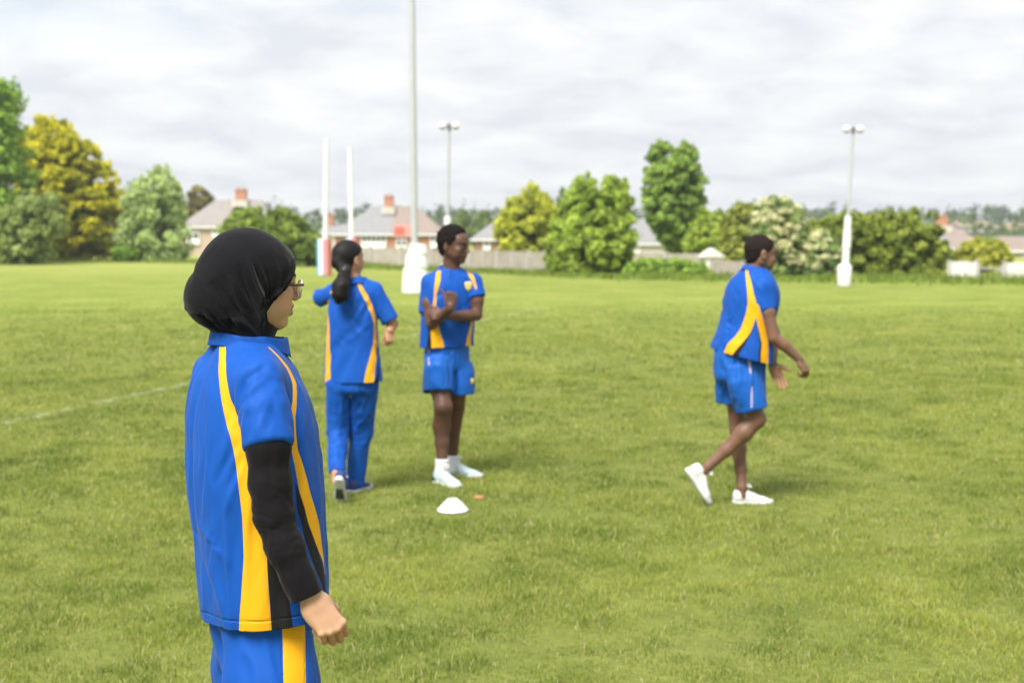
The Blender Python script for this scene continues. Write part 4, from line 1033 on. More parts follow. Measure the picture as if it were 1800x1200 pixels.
# ------------------------------------------------------------------ boy walking to the right
def build_walking_boy():
    Yc = 8.13; S = FPX / 8.2
    base = np.array([P(1310, 885, Yc)[0], Yc, 0.0])
    root = empty('person', base, 'boy in white trainers striding to the right, alone on the right side', 'person', None)
    F = yawpitch(32); side, fwd = F[:, 0], F[:, 1]
    HO = P(1337, 443, Yc); FH = yawpitch(14, -10); hs = .97
    rows = [(468, 1308, 1346, 0, 1.1), (476, 1298, 1354, 0, 1.2), (488, 1287, 1361), (505, 1279, 1366), (525, 1274, 1366), (545, 1272, 1362), (565, 1269, 1357), (585, 1262, 1354), (602, 1255, 1354), (618, 1252, 1354), (640, 1252, 1354)]
    shR = P(1341, 502, Yc - .11); shL = P(1330, 500, Yc + .12)
    eR = P(1349, 541, Yc - .13); eL = P(1350, 545, Yc + .15)
    V = Vol(P(1235, 655, Yc) - [0, .32, 0], P(1385, 455, Yc) + [0, .32, 0], .006)
    la, caps = shirt_person(V, rows, Yc, F, 1.28, shR, shL, eR, eL, P(1325, 486, Yc), r=(.050, .052, .054), k=.010)
    T = raycaster(V); st = lambda r_: dense(*hitline(T, r_, S))
    hemn = nrm([-.24, .0, -.97]); hemp = P(1295, 622, Yc - .1)
    s1 = st([(1313, 470, 3), (1316, 490, 4), (1319, 510, 5), (1322, 530, 7), (1320, 552, 9), (1312, 575, 9), (1300, 593, 9), (1286, 608, 10), (1279, 620, 10), (1276, 632, 10)])
    s2 = st([(1330, 535, 4), (1336, 560, 6), (1341, 580, 7), (1345, 600, 8), (1344, 618, 8), (1344, 636, 8)])
    k1 = st([(1328, 556, .6), (1317, 585, 2), (1305, 603, 4), (1295, 618, 5), (1291, 630, 6)])
    k2 = st([(1330, 556, .6), (1334, 580, 2), (1338, 600, 3), (1337, 618, 3.5), (1336, 634, 3.5)])
    cen = P(1312, 540, Yc)
    def attrs(v, A, n, me):
        A['sy'] = np.maximum.reduce([seg_dist(v, *s1), seg_dist(v, *s2), seg_dist(v, mirror(s1[0][:16], cen, side), s1[1][:16])])
        q_ = v - shR; nd = nrm(eR - shR); al = q_ @ nd; ons = (np.linalg.norm(q_ - al[:, None] * nd, axis=1) < .055) & (al > .02) & (al < .13) & (v[:, 1] < shR[1] + .02)
        A['sk'] = np.maximum(seg_dist(v, *k1), seg_dist(v, *k2)); A['sy'] = np.where(ons & (A['sy'] > -.01), -.01, A['sy'])
    cloth('shirt', V, root, base, M['kit'], [(hemp, hemn, hemp - [0, 0, .14], .36)], [((-.4, 0, 1), .2, .045, .006, 2, None, 0), ((1, 0, .45), .14, .035, .007, 5, P(1280, 590, Yc - .1), .13)],
          [(P(1275, 560, Yc - .05), P(1310, 590, Yc - .12), .010, -.008), (P(1270, 575, Yc - .05), P(1300, 600, Yc - .12), .010, .006), (P(1325, 512, Yc - .15), P(1332, 540, Yc - .15), .008, -.012), (P(1290, 520, Yc), P(1300, 570, Yc), .02, .005)],
          thick=.004, attrs=attrs, caps=caps)
    collar(root, base, P(1327, 466, Yc), yawpitch(24, -10), .062, .062, .026, M['kit'], gap=16, tilt=.25, flare=.012)
    # shorts
    hR, hL = P(1303, 636, Yc - .07), P(1292, 636, Yc + .08)
    bR, bL = P(1322, 716, Yc - .08), P(1284, 705, Yc + .09)
    nR, nL = nrm(bR - hR), nrm(bL - hL)
    V = Vol(P(1225, 735, Yc) - [0, .34, 0], P(1375, 595, Yc) + [0, .34, 0], .006)
    waist(V, P(1300, 640, Yc), F, .138, .146, -.08, .13)
    f2 = nrm(fwd - nR * (fwd @ nR)); V.loft(bR, np.stack([np.cross(f2, -nR), f2, -nR], 1), [0, .09, .18, .26], [0, 0, 0, 0], [0, 0, 0, 0], [.092, .090, .090, .07], [.088, .108, .120, .09], k=.03)
    f3 = nrm(fwd - nL * (fwd @ nL)); V.loft(bL, np.stack([np.cross(f3, -nL), f3, -nL], 1), [0, .09, .18, .24], [0, 0, 0, 0], [0, 0, 0, 0], [.088, .088, .088, .07], [.082, .100, .115, .09], k=.012)
    Ts = raycaster(V)
    pp = dense(*hitline(Ts, [(1316, 622, 1.6), (1319, 650, 1.6), (1321, 680, 1.6), (1321, 712, 1.6)], S), n=12)
    def at3(v, A, n, me): A['sp'] = seg_dist(v, *pp) + .0015
    cloth('shorts', V, root, base, M['kit_shiny'], [], [((.1, .1, 1), .15, .035, .009, 4, None, 0)], [(P(1268, 640, Yc - .1), P(1300, 715, Yc - .1), .012, -.016), (P(1280, 640, Yc - .1), P(1310, 700, Yc - .12), .010, .007), (P(1340, 640, Yc - .1), P(1325, 700, Yc - .1), .010, -.007)],
          thick=.004, attrs=at3, caps=[(bR, nR, .074), (bL, nL, .070)])
    # body
    kR = P(1330, 733, Yc - .07); aR = P(1245, 816, Yc - .06)
    kL = P(1297, 752, Yc + .09); aL = P(1304, 853, Yc + .02)
    lR = P(1360, 590, Yc - .16); wR = P(1405, 628, Yc - .15)
    lL = P(1362, 585, Yc + .12); wL = P(1358, 636, Yc - .03)
    V = Vol(np.array([P(1215, 600, Yc)[0], Yc - .28, .03]), np.array([P(1425, 600, Yc)[0], Yc + .30, P(0, 400, Yc)[2]]), .0045)
    head(V, HO, FH, hs)
    V.cone(HO - FH[:, 1] * .020 - [0, 0, .04], P(1324, 486, Yc), .048, .050, .02)
    body_loft(V, la, F, .66)
    V.ell(P(1300, 635, Yc), [.085, .09, .09], F, .02)
    V.chain([hR, P(1318, 690, Yc - .08), kR], [.052, .058, .048], .02); V.chain([kR, P(1308, 757, Yc - .07), P(1278, 786, Yc - .06), aR], [.050, .050, .038, .028], .02)
    V.ell(kR + [.015, 0, -.005], [.034, .04, .04], None, .02)
    V.chain([hL, P(1294, 700, Yc + .09), kL], [.068, .058, .045], .008); V.chain([kL, P(1298, 785, Yc + .08), P(1302, 820, Yc + .05), aL], [.045, .0445, .033, .028], .02)
    V.cone(aR, aR + [-.03, 0, -.03], .028, .028, .01); V.cone(aL, aL - [0, 0, .05], .028, .030, .01)
    V.chain([shR, P(1350, 545, Yc - .14), lR], [.042, .037, .033], .02); V.chain([lR, P(1378, 603, Yc - .155), wR], [.032, .033, .0225], .006)
    V.chain([shL, lL], [.040, .033], .02); V.chain([lL, wL], [.032, .023], .006)
    v, q = V.mesh(); parts = [(relax(v, q, 1), q)]
    V = Vol(wR - .13, wR + .13, .0026); V.cone(wR - nrm(wR - lR) * .05, wR, .0245, .0225, .008)
    hand(V, wR, nrm([.50, -.1, -.86]), nrm([.55, -.68, .48]), nrm([.3, .9, .25]), .90, curl=((35, 60, 40), (42, 66, 45), (46, 70, 45), (50, 72, 45)), thumb=(.85, .3, -.4), tcurl=(15, 15))
    v, q = V.mesh(); parts.append((relax(v, q, 1), q))
    V = Vol(wL - .15, wL + .15, .0026); V.cone(wL - nrm(wL - lL) * .05, wL, .0245, .0225, .008)
    hand(V, wL, nrm([.38, -.1, -.9]), nrm([.25, .95, -.1]), nrm([.9, -.2, .4]), .95, curl=((18, 14, 10), (20, 16, 10), (24, 18, 12), (28, 20, 14)), thumb=(.60, .75, -.4), tcurl=(5, 8), spread=1.05)
    v, q = V.mesh(); parts.append((relax(v, q, 1), q))
    sk = np.array([.165, .086, .056])
    def paint(v):
        c = np.tile(sk, (len(v), 1)) * (1 + .09 * fnoise(v * 14, 2))[:, None]
        paint_head(v, c, HO, FH, hs, (.18, .07, .06), brow=(.012, .008, .007))
        m = (np.linalg.norm(v - (wL + nrm([.38, -.1, -.9]) * .09), axis=1) < .10) & ((v - wL) @ nrm([.25, .95, -.1]) < .004) & (v[:, 2] < wL[2] - .01)
        c[m] = c[m] * np.array([2.1, 2.1, 2.0])
        return c
    finish_body('body', parts, base, root, paint)
    hair_cap('hair', root, base, HO, FH, hs, .002, [(-.09, -.06), (-.055, -.038), (-.02, -.022), (0, -.004), (.010, .018), (.030, .040), (.052, .050), (.068, .054), (.084, .068), (.10, .11), (.14, .2)], M['short_hair'], .004, (.0015, 90))
    hl = P(1203, 822, Yc - .06); tp = P(1245, 891, Yc - .06); tp[2] = max(tp[2], .012)
    shoe(root, base, hl, tp, nrm([.85, 0, .5]), .004)
    hl = P(1287, 886, Yc + .02); hl[2] = .0; shoe(root, base, hl, hl + nrm([.97, .10, 0]) * .243, (0, 0, 1), .004)
build_walking_boy()

for o_ in [o for o in C.objects if o.name.startswith('person') and o.type == 'EMPTY' and o.location.y > 5]: o_.location.z -= .010   # feet settle into the turf
# ------------------------------------------------------------------ ground
def gfar(y):
    t = min(max((y - 150) / 420.0, 0), 1); return gz(min(y, 150)) + 4.3 * t * t * (3 - 2 * t)
line_a, line_b = np.array([P(0, 745, 11.47)[0], 11.47]), np.array([.83, 32.1])
def line_dist(xy):
    ab = line_b - line_a; t = ((xy - line_a) @ ab) / (ab @ ab); return np.linalg.norm(xy - line_a - t[:, None] * ab, axis=1)
def ground():
    ys = np.concatenate([np.arange(-30, 10, 2), np.arange(10, 60, 1), np.arange(60, 200, 5), np.arange(200, 640, 20), [700, 900, 1250]]).astype(float)
    xs = np.concatenate([[-900, -700, -350, -180], np.arange(-100, 101, 5), [180, 350, 700, 900]]).astype(float)
    v = np.array([(x, y, gfar(y)) for y in ys for x in xs]); n = len(xs)
    q = [(j * n + i, j * n + i + 1, (j + 1) * n + i + 1, (j + 1) * n + i) for j in range(len(ys) - 1) for i in range(n - 1)]
    m_ = bpy.data.materials.new('turf'); m_.use_nodes = True; t = m_.node_tree; b = t.nodes['Principled BSDF']; b.inputs['Roughness'].default_value = .95; b.inputs['Specular IOR Level'].default_value = .1
    g = t.nodes.new('ShaderNodeNewGeometry')
    def noise(scale, det=5, stretch=(1, 1, 1)):
        mp = t.nodes.new('ShaderNodeMapping'); mp.inputs['Scale'].default_value = stretch; t.links.new(g.outputs['Position'], mp.inputs[0])
        k = t.nodes.new('ShaderNodeTexNoise'); k.inputs['Scale'].default_value = scale; k.inputs['Detail'].default_value = det; k.inputs['Roughness'].default_value = .6; t.links.new(mp.outputs[0], k.inputs['Vector']); return k.outputs[0]
    def ramp(src, stops):
        k = t.nodes.new('ShaderNodeValToRGB'); e_ = k.color_ramp.elements; t.links.new(src, k.inputs[0])
        e_[0].position, e_[0].color = stops[0][0], (*stops[0][1], 1); e_[1].position, e_[1].color = stops[-1][0], (*stops[-1][1], 1)
        for p_, c_ in stops[1:-1]: x = k.color_ramp.elements.new(p_); x.color = (*c_, 1)
        return k.outputs[0]
    def mixc(f, a, b_, mode='MIX'):
        k = t.nodes.new('ShaderNodeMix'); k.data_type = 'RGBA'; k.blend_type = mode
        if isinstance(f, float): k.inputs[0].default_value = f
        else: t.links.new(f, k.inputs[0])
        for i, x in ((6, a), (7, b_)):
            if isinstance(x, tuple): k.inputs[i].default_value = (*x, 1)
            else: t.links.new(x, k.inputs[i])
        return k.outputs[2]
    c1 = ramp(noise(.55, 8), [(.30, (.160, .215, .038)), (.5, (.230, .275, .054)), (.70, (.300, .325, .080))])
    c2 = ramp(noise(7, 5), [(.32, (.55, .60, .5)), (.62, (1, 1, 1))])
    col = mixc(.8, c1, c2, 'MULTIPLY')
    soil = ramp(noise(2.6, 6), [(.66, (0, 0, 0)), (.74, (1, 1, 1))])
    col = mixc(soil, col, (.17, .13, .075))
    # beyond the pitch: rough pasture
    sy_ = t.nodes.new('ShaderNodeSeparateXYZ'); t.links.new(g.outputs['Position'], sy_.inputs[0])
    mr_ = t.nodes.new('ShaderNodeMapRange'); mr_.inputs[1].default_value = 50; mr_.inputs[2].default_value = 95; t.links.new(sy_.outputs[1], mr_.inputs[0])
    col = mixc(mr_.outputs[0], col, ramp(noise(.2, 4), [(.3, (.265, .295, .068)), (.7, (.32, .345, .095))]))
    mr2 = t.nodes.new('ShaderNodeMapRange'); mr2.inputs[1].default_value = 200; mr2.inputs[2].default_value = 300; t.links.new(sy_.outputs[1], mr2.inputs[0])
    col = mixc(mr2.outputs[0], col, (.05, .075, .03))
    mr3 = t.nodes.new('ShaderNodeMapRange'); mr3.inputs[1].default_value = 14; mr3.inputs[2].default_value = 32; mr3.inputs[3].default_value = .55; mr3.inputs[4].default_value = 0; t.links.new(sy_.outputs[1], mr3.inputs[0])
    col = mixc(mr3.outputs[0], col, (.105, .115, .035))      # thatch and soil tone, with shade between the blades painted in for depth
    t.links.new(col, b.inputs['Base Color'])
    bp = t.nodes.new('ShaderNodeBump'); bp.inputs['Strength'].default_value = .8; bp.inputs['Distance'].default_value = .03; t.links.new(noise(22, 4), bp.inputs['Height']); t.links.new(bp.outputs[0], b.inputs['Normal'])
    tag(link('field', quads_mesh('field', v, q), m_), kind='structure')
    # faded white line painted on the turf
    lm = bpy.data.materials.new('faded_line_paint'); lm.use_nodes = True; t = lm.node_tree; b = t.nodes['Principled BSDF']; b.inputs['Base Color'].default_value = (.60, .64, .48, 1); b.inputs['Roughness'].default_value = .9
    tc = t.nodes.new('ShaderNodeNewGeometry'); k = t.nodes.new('ShaderNodeTexNoise'); k.inputs['Scale'].default_value = 6; k.inputs['Detail'].default_value = 6; t.links.new(tc.outputs['Position'], k.inputs['Vector'])
    r_ = t.nodes.new('ShaderNodeMapRange'); r_.inputs[1].default_value = .46; r_.inputs[2].default_value = .66; r_.inputs[4].default_value = .5; t.links.new(k.outputs[0], r_.inputs[0]); t.links.new(r_.outputs[0], b.inputs['Alpha'])
    d = (line_b - line_a) / np.linalg.norm(line_b - line_a); nn_ = np.array([d[1], -d[0]]) * .055; vs, qs = [], []
    for i in range(60):
        p = line_a - d * 6 + d * (i / 59 * 27.2)
        for s_ in (-1, 1): vs.append((*(p + nn_ * s_), gz(p[1]) + .006))
    for i in range(59): qs.append((2 * i, 2 * i + 1, 2 * i + 3, 2 * i + 2))
    tag(link('pitch_line', quads_mesh('pitch_line', vs, qs), lm), kind='structure')
ground()

def leaf_mat(name, trans=.35, attr='col'):
    m_ = bpy.data.materials.new(name); m_.use_nodes = True; t = m_.node_tree; t.nodes.clear()
    o = t.nodes.new('ShaderNodeOutputMaterial'); d = t.nodes.new('ShaderNodeBsdfPrincipled'); d.inputs['Roughness'].default_value = .6; d.inputs['Specular IOR Level'].default_value = .2
    tr = t.nodes.new('ShaderNodeBsdfTranslucent'); mi = t.nodes.new('ShaderNodeMixShader'); a = t.nodes.new('ShaderNodeAttribute'); a.attribute_name = attr
    mi.inputs[0].default_value = trans
    t.links.new(a.outputs['Color'], d.inputs['Base Color']); t.links.new(a.outputs['Color'], tr.inputs['Color'])
    t.links.new(d.outputs[0], mi.inputs[1]); t.links.new(tr.outputs[0], mi.inputs[2]); t.links.new(mi.outputs[0], o.inputs[0]); return m_
M['grass'] = leaf_mat('grass_blades', .42); M['leaf'] = leaf_mat('leaves', .45)
M['bark'] = mat('brown_bark', (.085, .062, .042), .9, .1, bump=(14, .8, .05), var=.3, vscale=4)

def grass():
    rs = np.random.RandomState(11)
    P_, H_, W_ = [], [], []
    for y0, y1, dens, h, w_ in ((3.9, 7.0, 9500, .031, .0028), (7.0, 10.5, 5200, .033, .0040), (10.5, 16, 2200, .034, .0062), (16, 34, 620, .036, .0110)):
        area = (y1 - y0) * (y0 + y1) * .42; n = int(dens * area)
        y = np.sqrt(rs.rand(n) * (y1 ** 2 - y0 ** 2) + y0 ** 2); x = (rs.rand(n) * 2 - 1) * .42 * y
        P_.append(np.stack([x, y], 1)); H_.append(np.full(n, h)); W_.append(np.full(n, w_))
    xy = np.concatenate(P_); hh = np.concatenate(H_); ww = np.concatenate(W_)
    p3 = lambda s_, o_=0: np.stack([xy[:, 0] * s_ + 40, xy[:, 1] * s_ + 40, np.full(len(xy), o_ + .5)], 1)
    a = fnoise(p3(1.1), 3) * .6; bb = fnoise(p3(5.5, 3), 2) * .7; cc = vnoise(p3(16, 9)); yel = fnoise(p3(2.3, 14), 3) * .6
    bare = np.clip((fnoise(p3(1.9, 21), 3) * .6 - .42) * 8, 0, 1)
    keep = (rs.rand(len(xy)) > bare * .85) & (rs.rand(len(xy)) < (.72 + .45 * bb + .25 * a) * np.clip((34 - xy[:, 1]) / 14, 0, 1))
    xy, hh, ww, a, bb, cc, yel = (q[keep] for q in (xy, hh, ww, a, bb, cc, yel)); n = len(xy)
    hh = hh * (.62 + .75 * rs.rand(n)) * np.clip(1 + .75 * bb + .4 * a + .35 * cc, .35, 2.2)
    az = rs.rand(n) * 6.283; lean = rs.rand(n) ** 1.0 * .95 + .12
    dx, dy = np.cos(az), np.sin(az); wz = rs.rand(n) * 6.283; wx, wy = np.cos(wz) * ww * .5, np.sin(wz) * ww * .5
    z0 = np.array([gz(v_) for v_ in np.linspace(3, 36, 400)]); z0 = np.interp(xy[:, 1], np.linspace(3, 36, 400), z0)
    V_ = np.zeros((n, 5, 3), np.float32)
    for k, (t, wf) in enumerate(((0, 1), (0, -1), (.55, .85), (.55, -.85), (1, 0))):
        V_[:, k, 0] = xy[:, 0] + dx * lean * hh * t ** 1.7 + wx * wf; V_[:, k, 1] = xy[:, 1] + dy * lean * hh * t ** 1.7 + wy * wf
        V_[:, k, 2] = z0 + hh * (t - .28 * lean * t * t) - .003
    f = np.array([0, 1, 3, 2, 2, 3, 4]); loops = (np.arange(n)[:, None] * 5 + f).ravel(); st = (np.arange(n)[:, None] * 7 + np.array([0, 4])).ravel()
    me = raw_mesh('grass', V_.reshape(-1, 3), loops, st, smooth=False)
    g1, g2, g3, g4 = np.array([.128, .198, .028]), np.array([.365, .415, .072]), np.array([.50, .46, .18]), np.array([.50, .48, .27])
    t = np.clip(.5 + .55 * yel + .25 * a - .42 * bb + .28 * vnoise(np.stack([xy[:, 0] * 2.2, xy[:, 1] * 1.1, 0 * xy[:, 0] + 3], 1)) + .60 * (rs.rand(n) - .5), 0, 1)[:, None]
    c = g1 * (1 - t) + g2 * t; m_ = rs.rand(n) < .10 + .22 * np.clip(yel, 0, 1); c[m_] = g3 * (.7 + .5 * rs.rand(m_.sum())[:, None]); m_ = rs.rand(n) < .025; c[m_] = g4
    ld = line_dist(xy); lw = np.exp(-(ld / .055) ** 4) * np.clip(.55 + .6 * fnoise(np.stack([xy[:, 0] * 3, xy[:, 1] * 1.2, 0 * xy[:, 0]], 1), 2), 0, 1) * (xy[:, 1] < 31)
    c = c * (1 - lw[:, None] * .28) + np.array([.55, .60, .42]) * lw[:, None] * .28
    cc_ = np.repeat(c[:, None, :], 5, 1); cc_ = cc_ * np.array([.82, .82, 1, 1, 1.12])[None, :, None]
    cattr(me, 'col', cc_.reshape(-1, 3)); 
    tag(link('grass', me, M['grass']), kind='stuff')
grass()

LEAF_GAIN = 2.3
# ------------------------------------------------------------------ trees and shrubs
def leaves(rs, centres, rads, per, size, cols, flat=.8, up=.35, mixw=None, drop=0.0):
    """leaf-sized faces on the surface of many small clumps; returns verts, quads, colours"""
    m = len(centres); n = m * per
    c = np.repeat(centres, per, 0); r = np.repeat(rads, per)
    d = rs.randn(n, 3); d /= np.linalg.norm(d, axis=1)[:, None]
    rr = r * (.30 + .85 * rs.rand(n) ** .7 + (rs.rand(n) < .16) * .7 * rs.rand(n))
    p = c + d * rr[:, None] * np.array([1, 1, flat])
    p[:, 2] -= drop * rs.rand(n) ** 2 * r
    nn_ = d + rs.randn(n, 3) * .55 + np.array([0, 0, up]); nn_ /= np.linalg.norm(nn_, axis=1)[:, None]
    t = np.cross(nn_, rs.randn(n, 3)); t /= np.linalg.norm(t, axis=1)[:, None] + 1e-9; b = np.cross(nn_, t)
    s = size * (.55 + .9 * rs.rand(n))[:, None]
    v = np.stack([p - t * s - b * s * .2, p + b * s * -.62, p + t * s + b * s * .2, p + b * s * .62], 1)
    clump = np.repeat(rs.rand(m), per); k = np.clip(clump * .6 + rs.rand(n) * .4, 0, .999)
    cols = np.array(cols); kk = k * (len(cols) - 1); i = kk.astype(int); f = (kk - i)[:, None]
    col = cols[i] * (1 - f) + cols[np.minimum(i + 1, len(cols) - 1)] * f
    col = col * (.8 + .4 * rs.rand(n))[:, None] * LEAF_GAIN
    q = np.arange(n * 4).reshape(n, 4)
    return v.reshape(-1, 3), q, np.repeat(col, 4, 0)
def crown_mesh(name, sets, parent, base):
    vs, qs, cs, n = [], [], [], 0
    for v, q, c in sets: vs.append(v); qs.append(q + n); cs.append(c); n += len(v)
    v = np.concatenate(vs) - base; me = quads_mesh(name, v, np.concatenate(qs), smooth=False); cattr(me, 'col', np.concatenate(cs)); return link(name, me, M['leaf'], parent)
def limb(pts, rs_, n=8):
    pts = np.array(pts); vs, qs = [], []
    for i, p in enumerate(pts):
        d = pts[min(i + 1, len(pts) - 1)] - pts[max(i - 1, 0)]; Fr = frame(d, (.3, .9, .1))
        for j in range(n): a = j * 2 * math.pi / n; vs.append(p + (Fr[:, 0] * math.cos(a) + Fr[:, 2] * math.sin(a)) * rs_[i] * (1 + .08 * math.sin(3 * a + i)))
    for i in range(len(pts) - 1):
        for j in range(n): qs.append((i * n + j, i * n + (j + 1) % n, (i + 1) * n + (j + 1) % n, (i + 1) * n + j))
    return np.array(vs), np.array(qs)
def join(L_):
    vs, qs, n = [], [], 0
    for a, b_ in L_: vs.append(a); qs.append(np.asarray(b_) + n); n += len(a)
    return np.concatenate(vs), np.concatenate(qs)
def tree(name, label, cat, Y, prof, cols, clumps=90, per=110, leaf=.16, cr=.16, seed=1, group=None, base_py=None, trunk=True, tr=.18, depth=1.0, spikes=0, bias=.35, top_cols=None, hollow=0.0, inner=True, up=.6, flat=.8):
    """prof: (py, left, right) outline rows of the crown, top to bottom, at depth Y"""
    rs = np.random.RandomState(seed); zb = gz(Y) if Y <= 150 else gfar(Y)
    rows = sorted([((P(0, py, Y)[2]), P(l, py, Y)[0], P(r, py, Y)[0]) for py, l, r in prof])
    z = np.array([r[0] for r in rows]); L_ = np.array([r[1] for r in rows]); R_ = np.array([r[2] for r in rows])
    xm = float(np.interp(z.mean(), z, (L_ + R_) / 2)); base = np.array([xm, Y, zb])
    root = empty(name, base, label, cat, group)
    wmax = (R_ - L_).max() / 2
    clumps = int(clumps * 1.35); cr = cr * .88; per = int(per * .85)
    zz = rs.rand(clumps * 6) ** .92 * (z[-1] - z[0]) + z[0]
    l, r = np.interp(zz, z, L_), np.interp(zz, z, R_); hw = (r - l) / 2; keep = rs.rand(len(zz)) < (hw / wmax) ** .9 + .08
    zz, l, r, hw = (q[keep][:clumps] for q in (zz, l, r, hw)); n = len(zz)
    a = rs.rand(n) * 6.283; rad = np.sqrt(bias + (1 - bias) * rs.rand(n)) * (1 - cr * .28)
    c = np.stack([(l + r) / 2 + np.cos(a) * rad * hw, Y + np.sin(a) * rad * hw * depth, zz], 1)
    rr = wmax * cr * (.65 + .7 * rs.rand(n)) * np.clip(hw / wmax + .35, .4, 1)
    sets = [leaves(rs, c, rr, per, leaf, cols, up=up, flat=flat)]
    if spikes:      # shoots sticking out of the outline
        k = spikes; zi = rs.rand(k) ** .5 * (z[-1] - z[0]) + z[0]; l, r = np.interp(zi, z, L_), np.interp(zi, z, R_); a = rs.rand(k) * 6.283
        o_ = .95 + .08 * rs.rand(k); cs_ = np.stack([(l + r) / 2 + np.cos(a) * (r - l) / 2 * o_, Y + np.sin(a) * (r - l) / 2 * depth * o_, zi + wmax * .04 + (zi > z[-1] - .15 * (z[-1] - z[0])) * wmax * .06 * rs.rand(k)], 1)
        sets.append(leaves(rs, cs_, np.full(k, wmax * cr * .42), max(20, per // 4), leaf * .9, cols, flat=1.6))
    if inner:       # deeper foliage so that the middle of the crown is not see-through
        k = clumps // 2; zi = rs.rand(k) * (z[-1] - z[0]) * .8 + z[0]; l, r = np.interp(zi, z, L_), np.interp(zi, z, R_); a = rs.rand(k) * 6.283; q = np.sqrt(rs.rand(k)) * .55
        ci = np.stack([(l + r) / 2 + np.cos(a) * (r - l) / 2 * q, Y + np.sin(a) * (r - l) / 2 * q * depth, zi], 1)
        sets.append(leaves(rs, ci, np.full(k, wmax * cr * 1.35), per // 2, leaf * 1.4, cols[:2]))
    crown_mesh('crown', sets, root, base)
    if trunk:
        bx = float(np.interp(z[0], z, (L_ + R_) / 2)); b0 = np.array([bx, Y, zb - .05]); tz = z[0] + (z[-1] - z[0]) * .55; tp = np.array([xm, Y, tz])
        segs = [limb([b0, b0 * .6 + tp * .4, tp], [tr * 1.25, tr * .8, tr * .3])]
        for k in range(6):
            a = rs.rand() * 6.283; s0 = b0 + (tp - b0) * (.35 + .09 * k); hw_ = wmax * (.55 + .3 * rs.rand()); e_ = np.array([s0[0] + math.cos(a) * hw_, Y + math.sin(a) * hw_, s0[2] + (z[-1] - z[0]) * (.18 + .2 * rs.rand())])
            segs.append(limb([s0, (s0 + e_) / 2 + [0, 0, .1], e_], [tr * .4, tr * .26, tr * .1], 6))
        v, q = join(segs); link('trunk', quads_mesh('trunk', v - base, q), M['bark'], root)
    return root
g_l = [(.035, .065, .010), (.10, .19, .022), (.19, .30, .035)]
tree('tree', 'tall bright green tree cut off by the left edge', 'tree', 92, [(146, -80, 20), (165, -140, 26), (200, -170, 30), (235, -180, 36), (270, -190, 44), (310, -190, 56), (350, -190, 66), (400, -190, 62), (440, -170, 52)],
     [(.035, .055, .01), (.12, .19, .030), (.22, .31, .05)], clumps=230, per=130, leaf=.17, cr=.15, seed=3, tr=.3, spikes=60)
tree('shrub', 'grey-green shrub in front of the golden tree at the far left', 'shrub', 88, [(338, 45, 75), (352, 20, 100), (375, 0, 116), (400, -10, 114), (430, -12, 100), (455, -8, 86)],
     [(.045, .065, .02), (.14, .18, .05), (.22, .25, .09)], clumps=80, per=110, leaf=.13, cr=.2, seed=4, trunk=False)
tree('tree', 'large golden yellow tree on the left side', 'tree', 104, [(210, 78, 96), (226, 56, 118), (245, 42, 148), (270, 34, 174), (300, 30, 196), (330, 30, 214), (360, 34, 228), (390, 44, 238), (415, 60, 232), (440, 70, 212), (453, 90, 195)],
     [(.055, .062, .008), (.25, .245, .012), (.37, .34, .018)], clumps=250, per=120, leaf=.17, cr=.135, seed=5, tr=.3, spikes=110, up=.7, flat=.55)
tree('tree', 'pale silvery green tree with several tops, right of the golden tree', 'tree', 100, [(297, 282, 292), (312, 252, 302), (330, 224, 314), (350, 218, 318), (375, 214, 326), (400, 206, 332), (425, 200, 336), (445, 206, 334), (458, 222, 326)],
     [(.08, .11, .04), (.21, .26, .10), (.30, .35, .15)], clumps=130, per=100, leaf=.13, cr=.17, seed=6, tr=.12, spikes=60)
tree('tree', 'small dark olive tree behind the roof of the leftmost house', 'tree', 175, [(326, 345, 356), (338, 334, 370), (352, 326, 374), (368, 318, 372), (385, 314, 368), (430, 322, 360)], [(.05, .045, .015), (.12, .11, .03), (.17, .15, .04)], clumps=50, per=90, leaf=.25, cr=.25, seed=7)
tree('bush', 'wide rounded dark green bush behind the goal post', 'bush', 82, [(370, 430, 470), (378, 412, 506), (390, 400, 532), (405, 392, 552), (425, 388, 566), (445, 388, 570), (463, 392, 566), (472, 400, 556)],
     [(.035, .055, .010), (.11, .15, .025), (.16, .20, .035)], clumps=150, per=120, leaf=.15, cr=.13, seed=8, trunk=False, spikes=30)
tree('tree', 'yellow-green tree above the pale fence in the middle', 'tree', 78, [(331, 928, 938), (345, 908, 956), (362, 884, 975), (382, 876, 985), (405, 870, 990), (425, 872, 992), (445, 880, 990), (462, 900, 980)],
     [(.07, .08, .015), (.23, .25, .03), (.33, .33, .045)], clumps=130, per=110, leaf=.14, cr=.16, seed=9, tr=.14, spikes=50)
tree('tree', 'broad bright green bushy tree right of the pale fence', 'tree', 63, [(313, 1030, 1075), (322, 1010, 1098), (345, 1000, 1108), (372, 985, 1114), (400, 972, 1116), (430, 958, 1116), (455, 954, 1112), (475, 960, 1106), (486, 968, 1098)],
     [(.04, .06, .010), (.15, .20, .03), (.24, .30, .05)], clumps=190, per=120, leaf=.12, cr=.145, seed=10, tr=.16, spikes=70)
tree('tree', 'tallest rounded green tree standing right of the centre', 'tree', 76, [(253, 1158, 1200), (264, 1145, 1218), (290, 1136, 1232), (325, 1130, 1240), (355, 1128, 1241), (385, 1138, 1238), (405, 1150, 1228), (425, 1164, 1212), (440, 1176, 1200)],
     [(.045, .070, .015), (.13, .19, .040), (.20, .27, .06)], clumps=210, per=120, leaf=.13, cr=.15, seed=11, tr=.26, spikes=60)
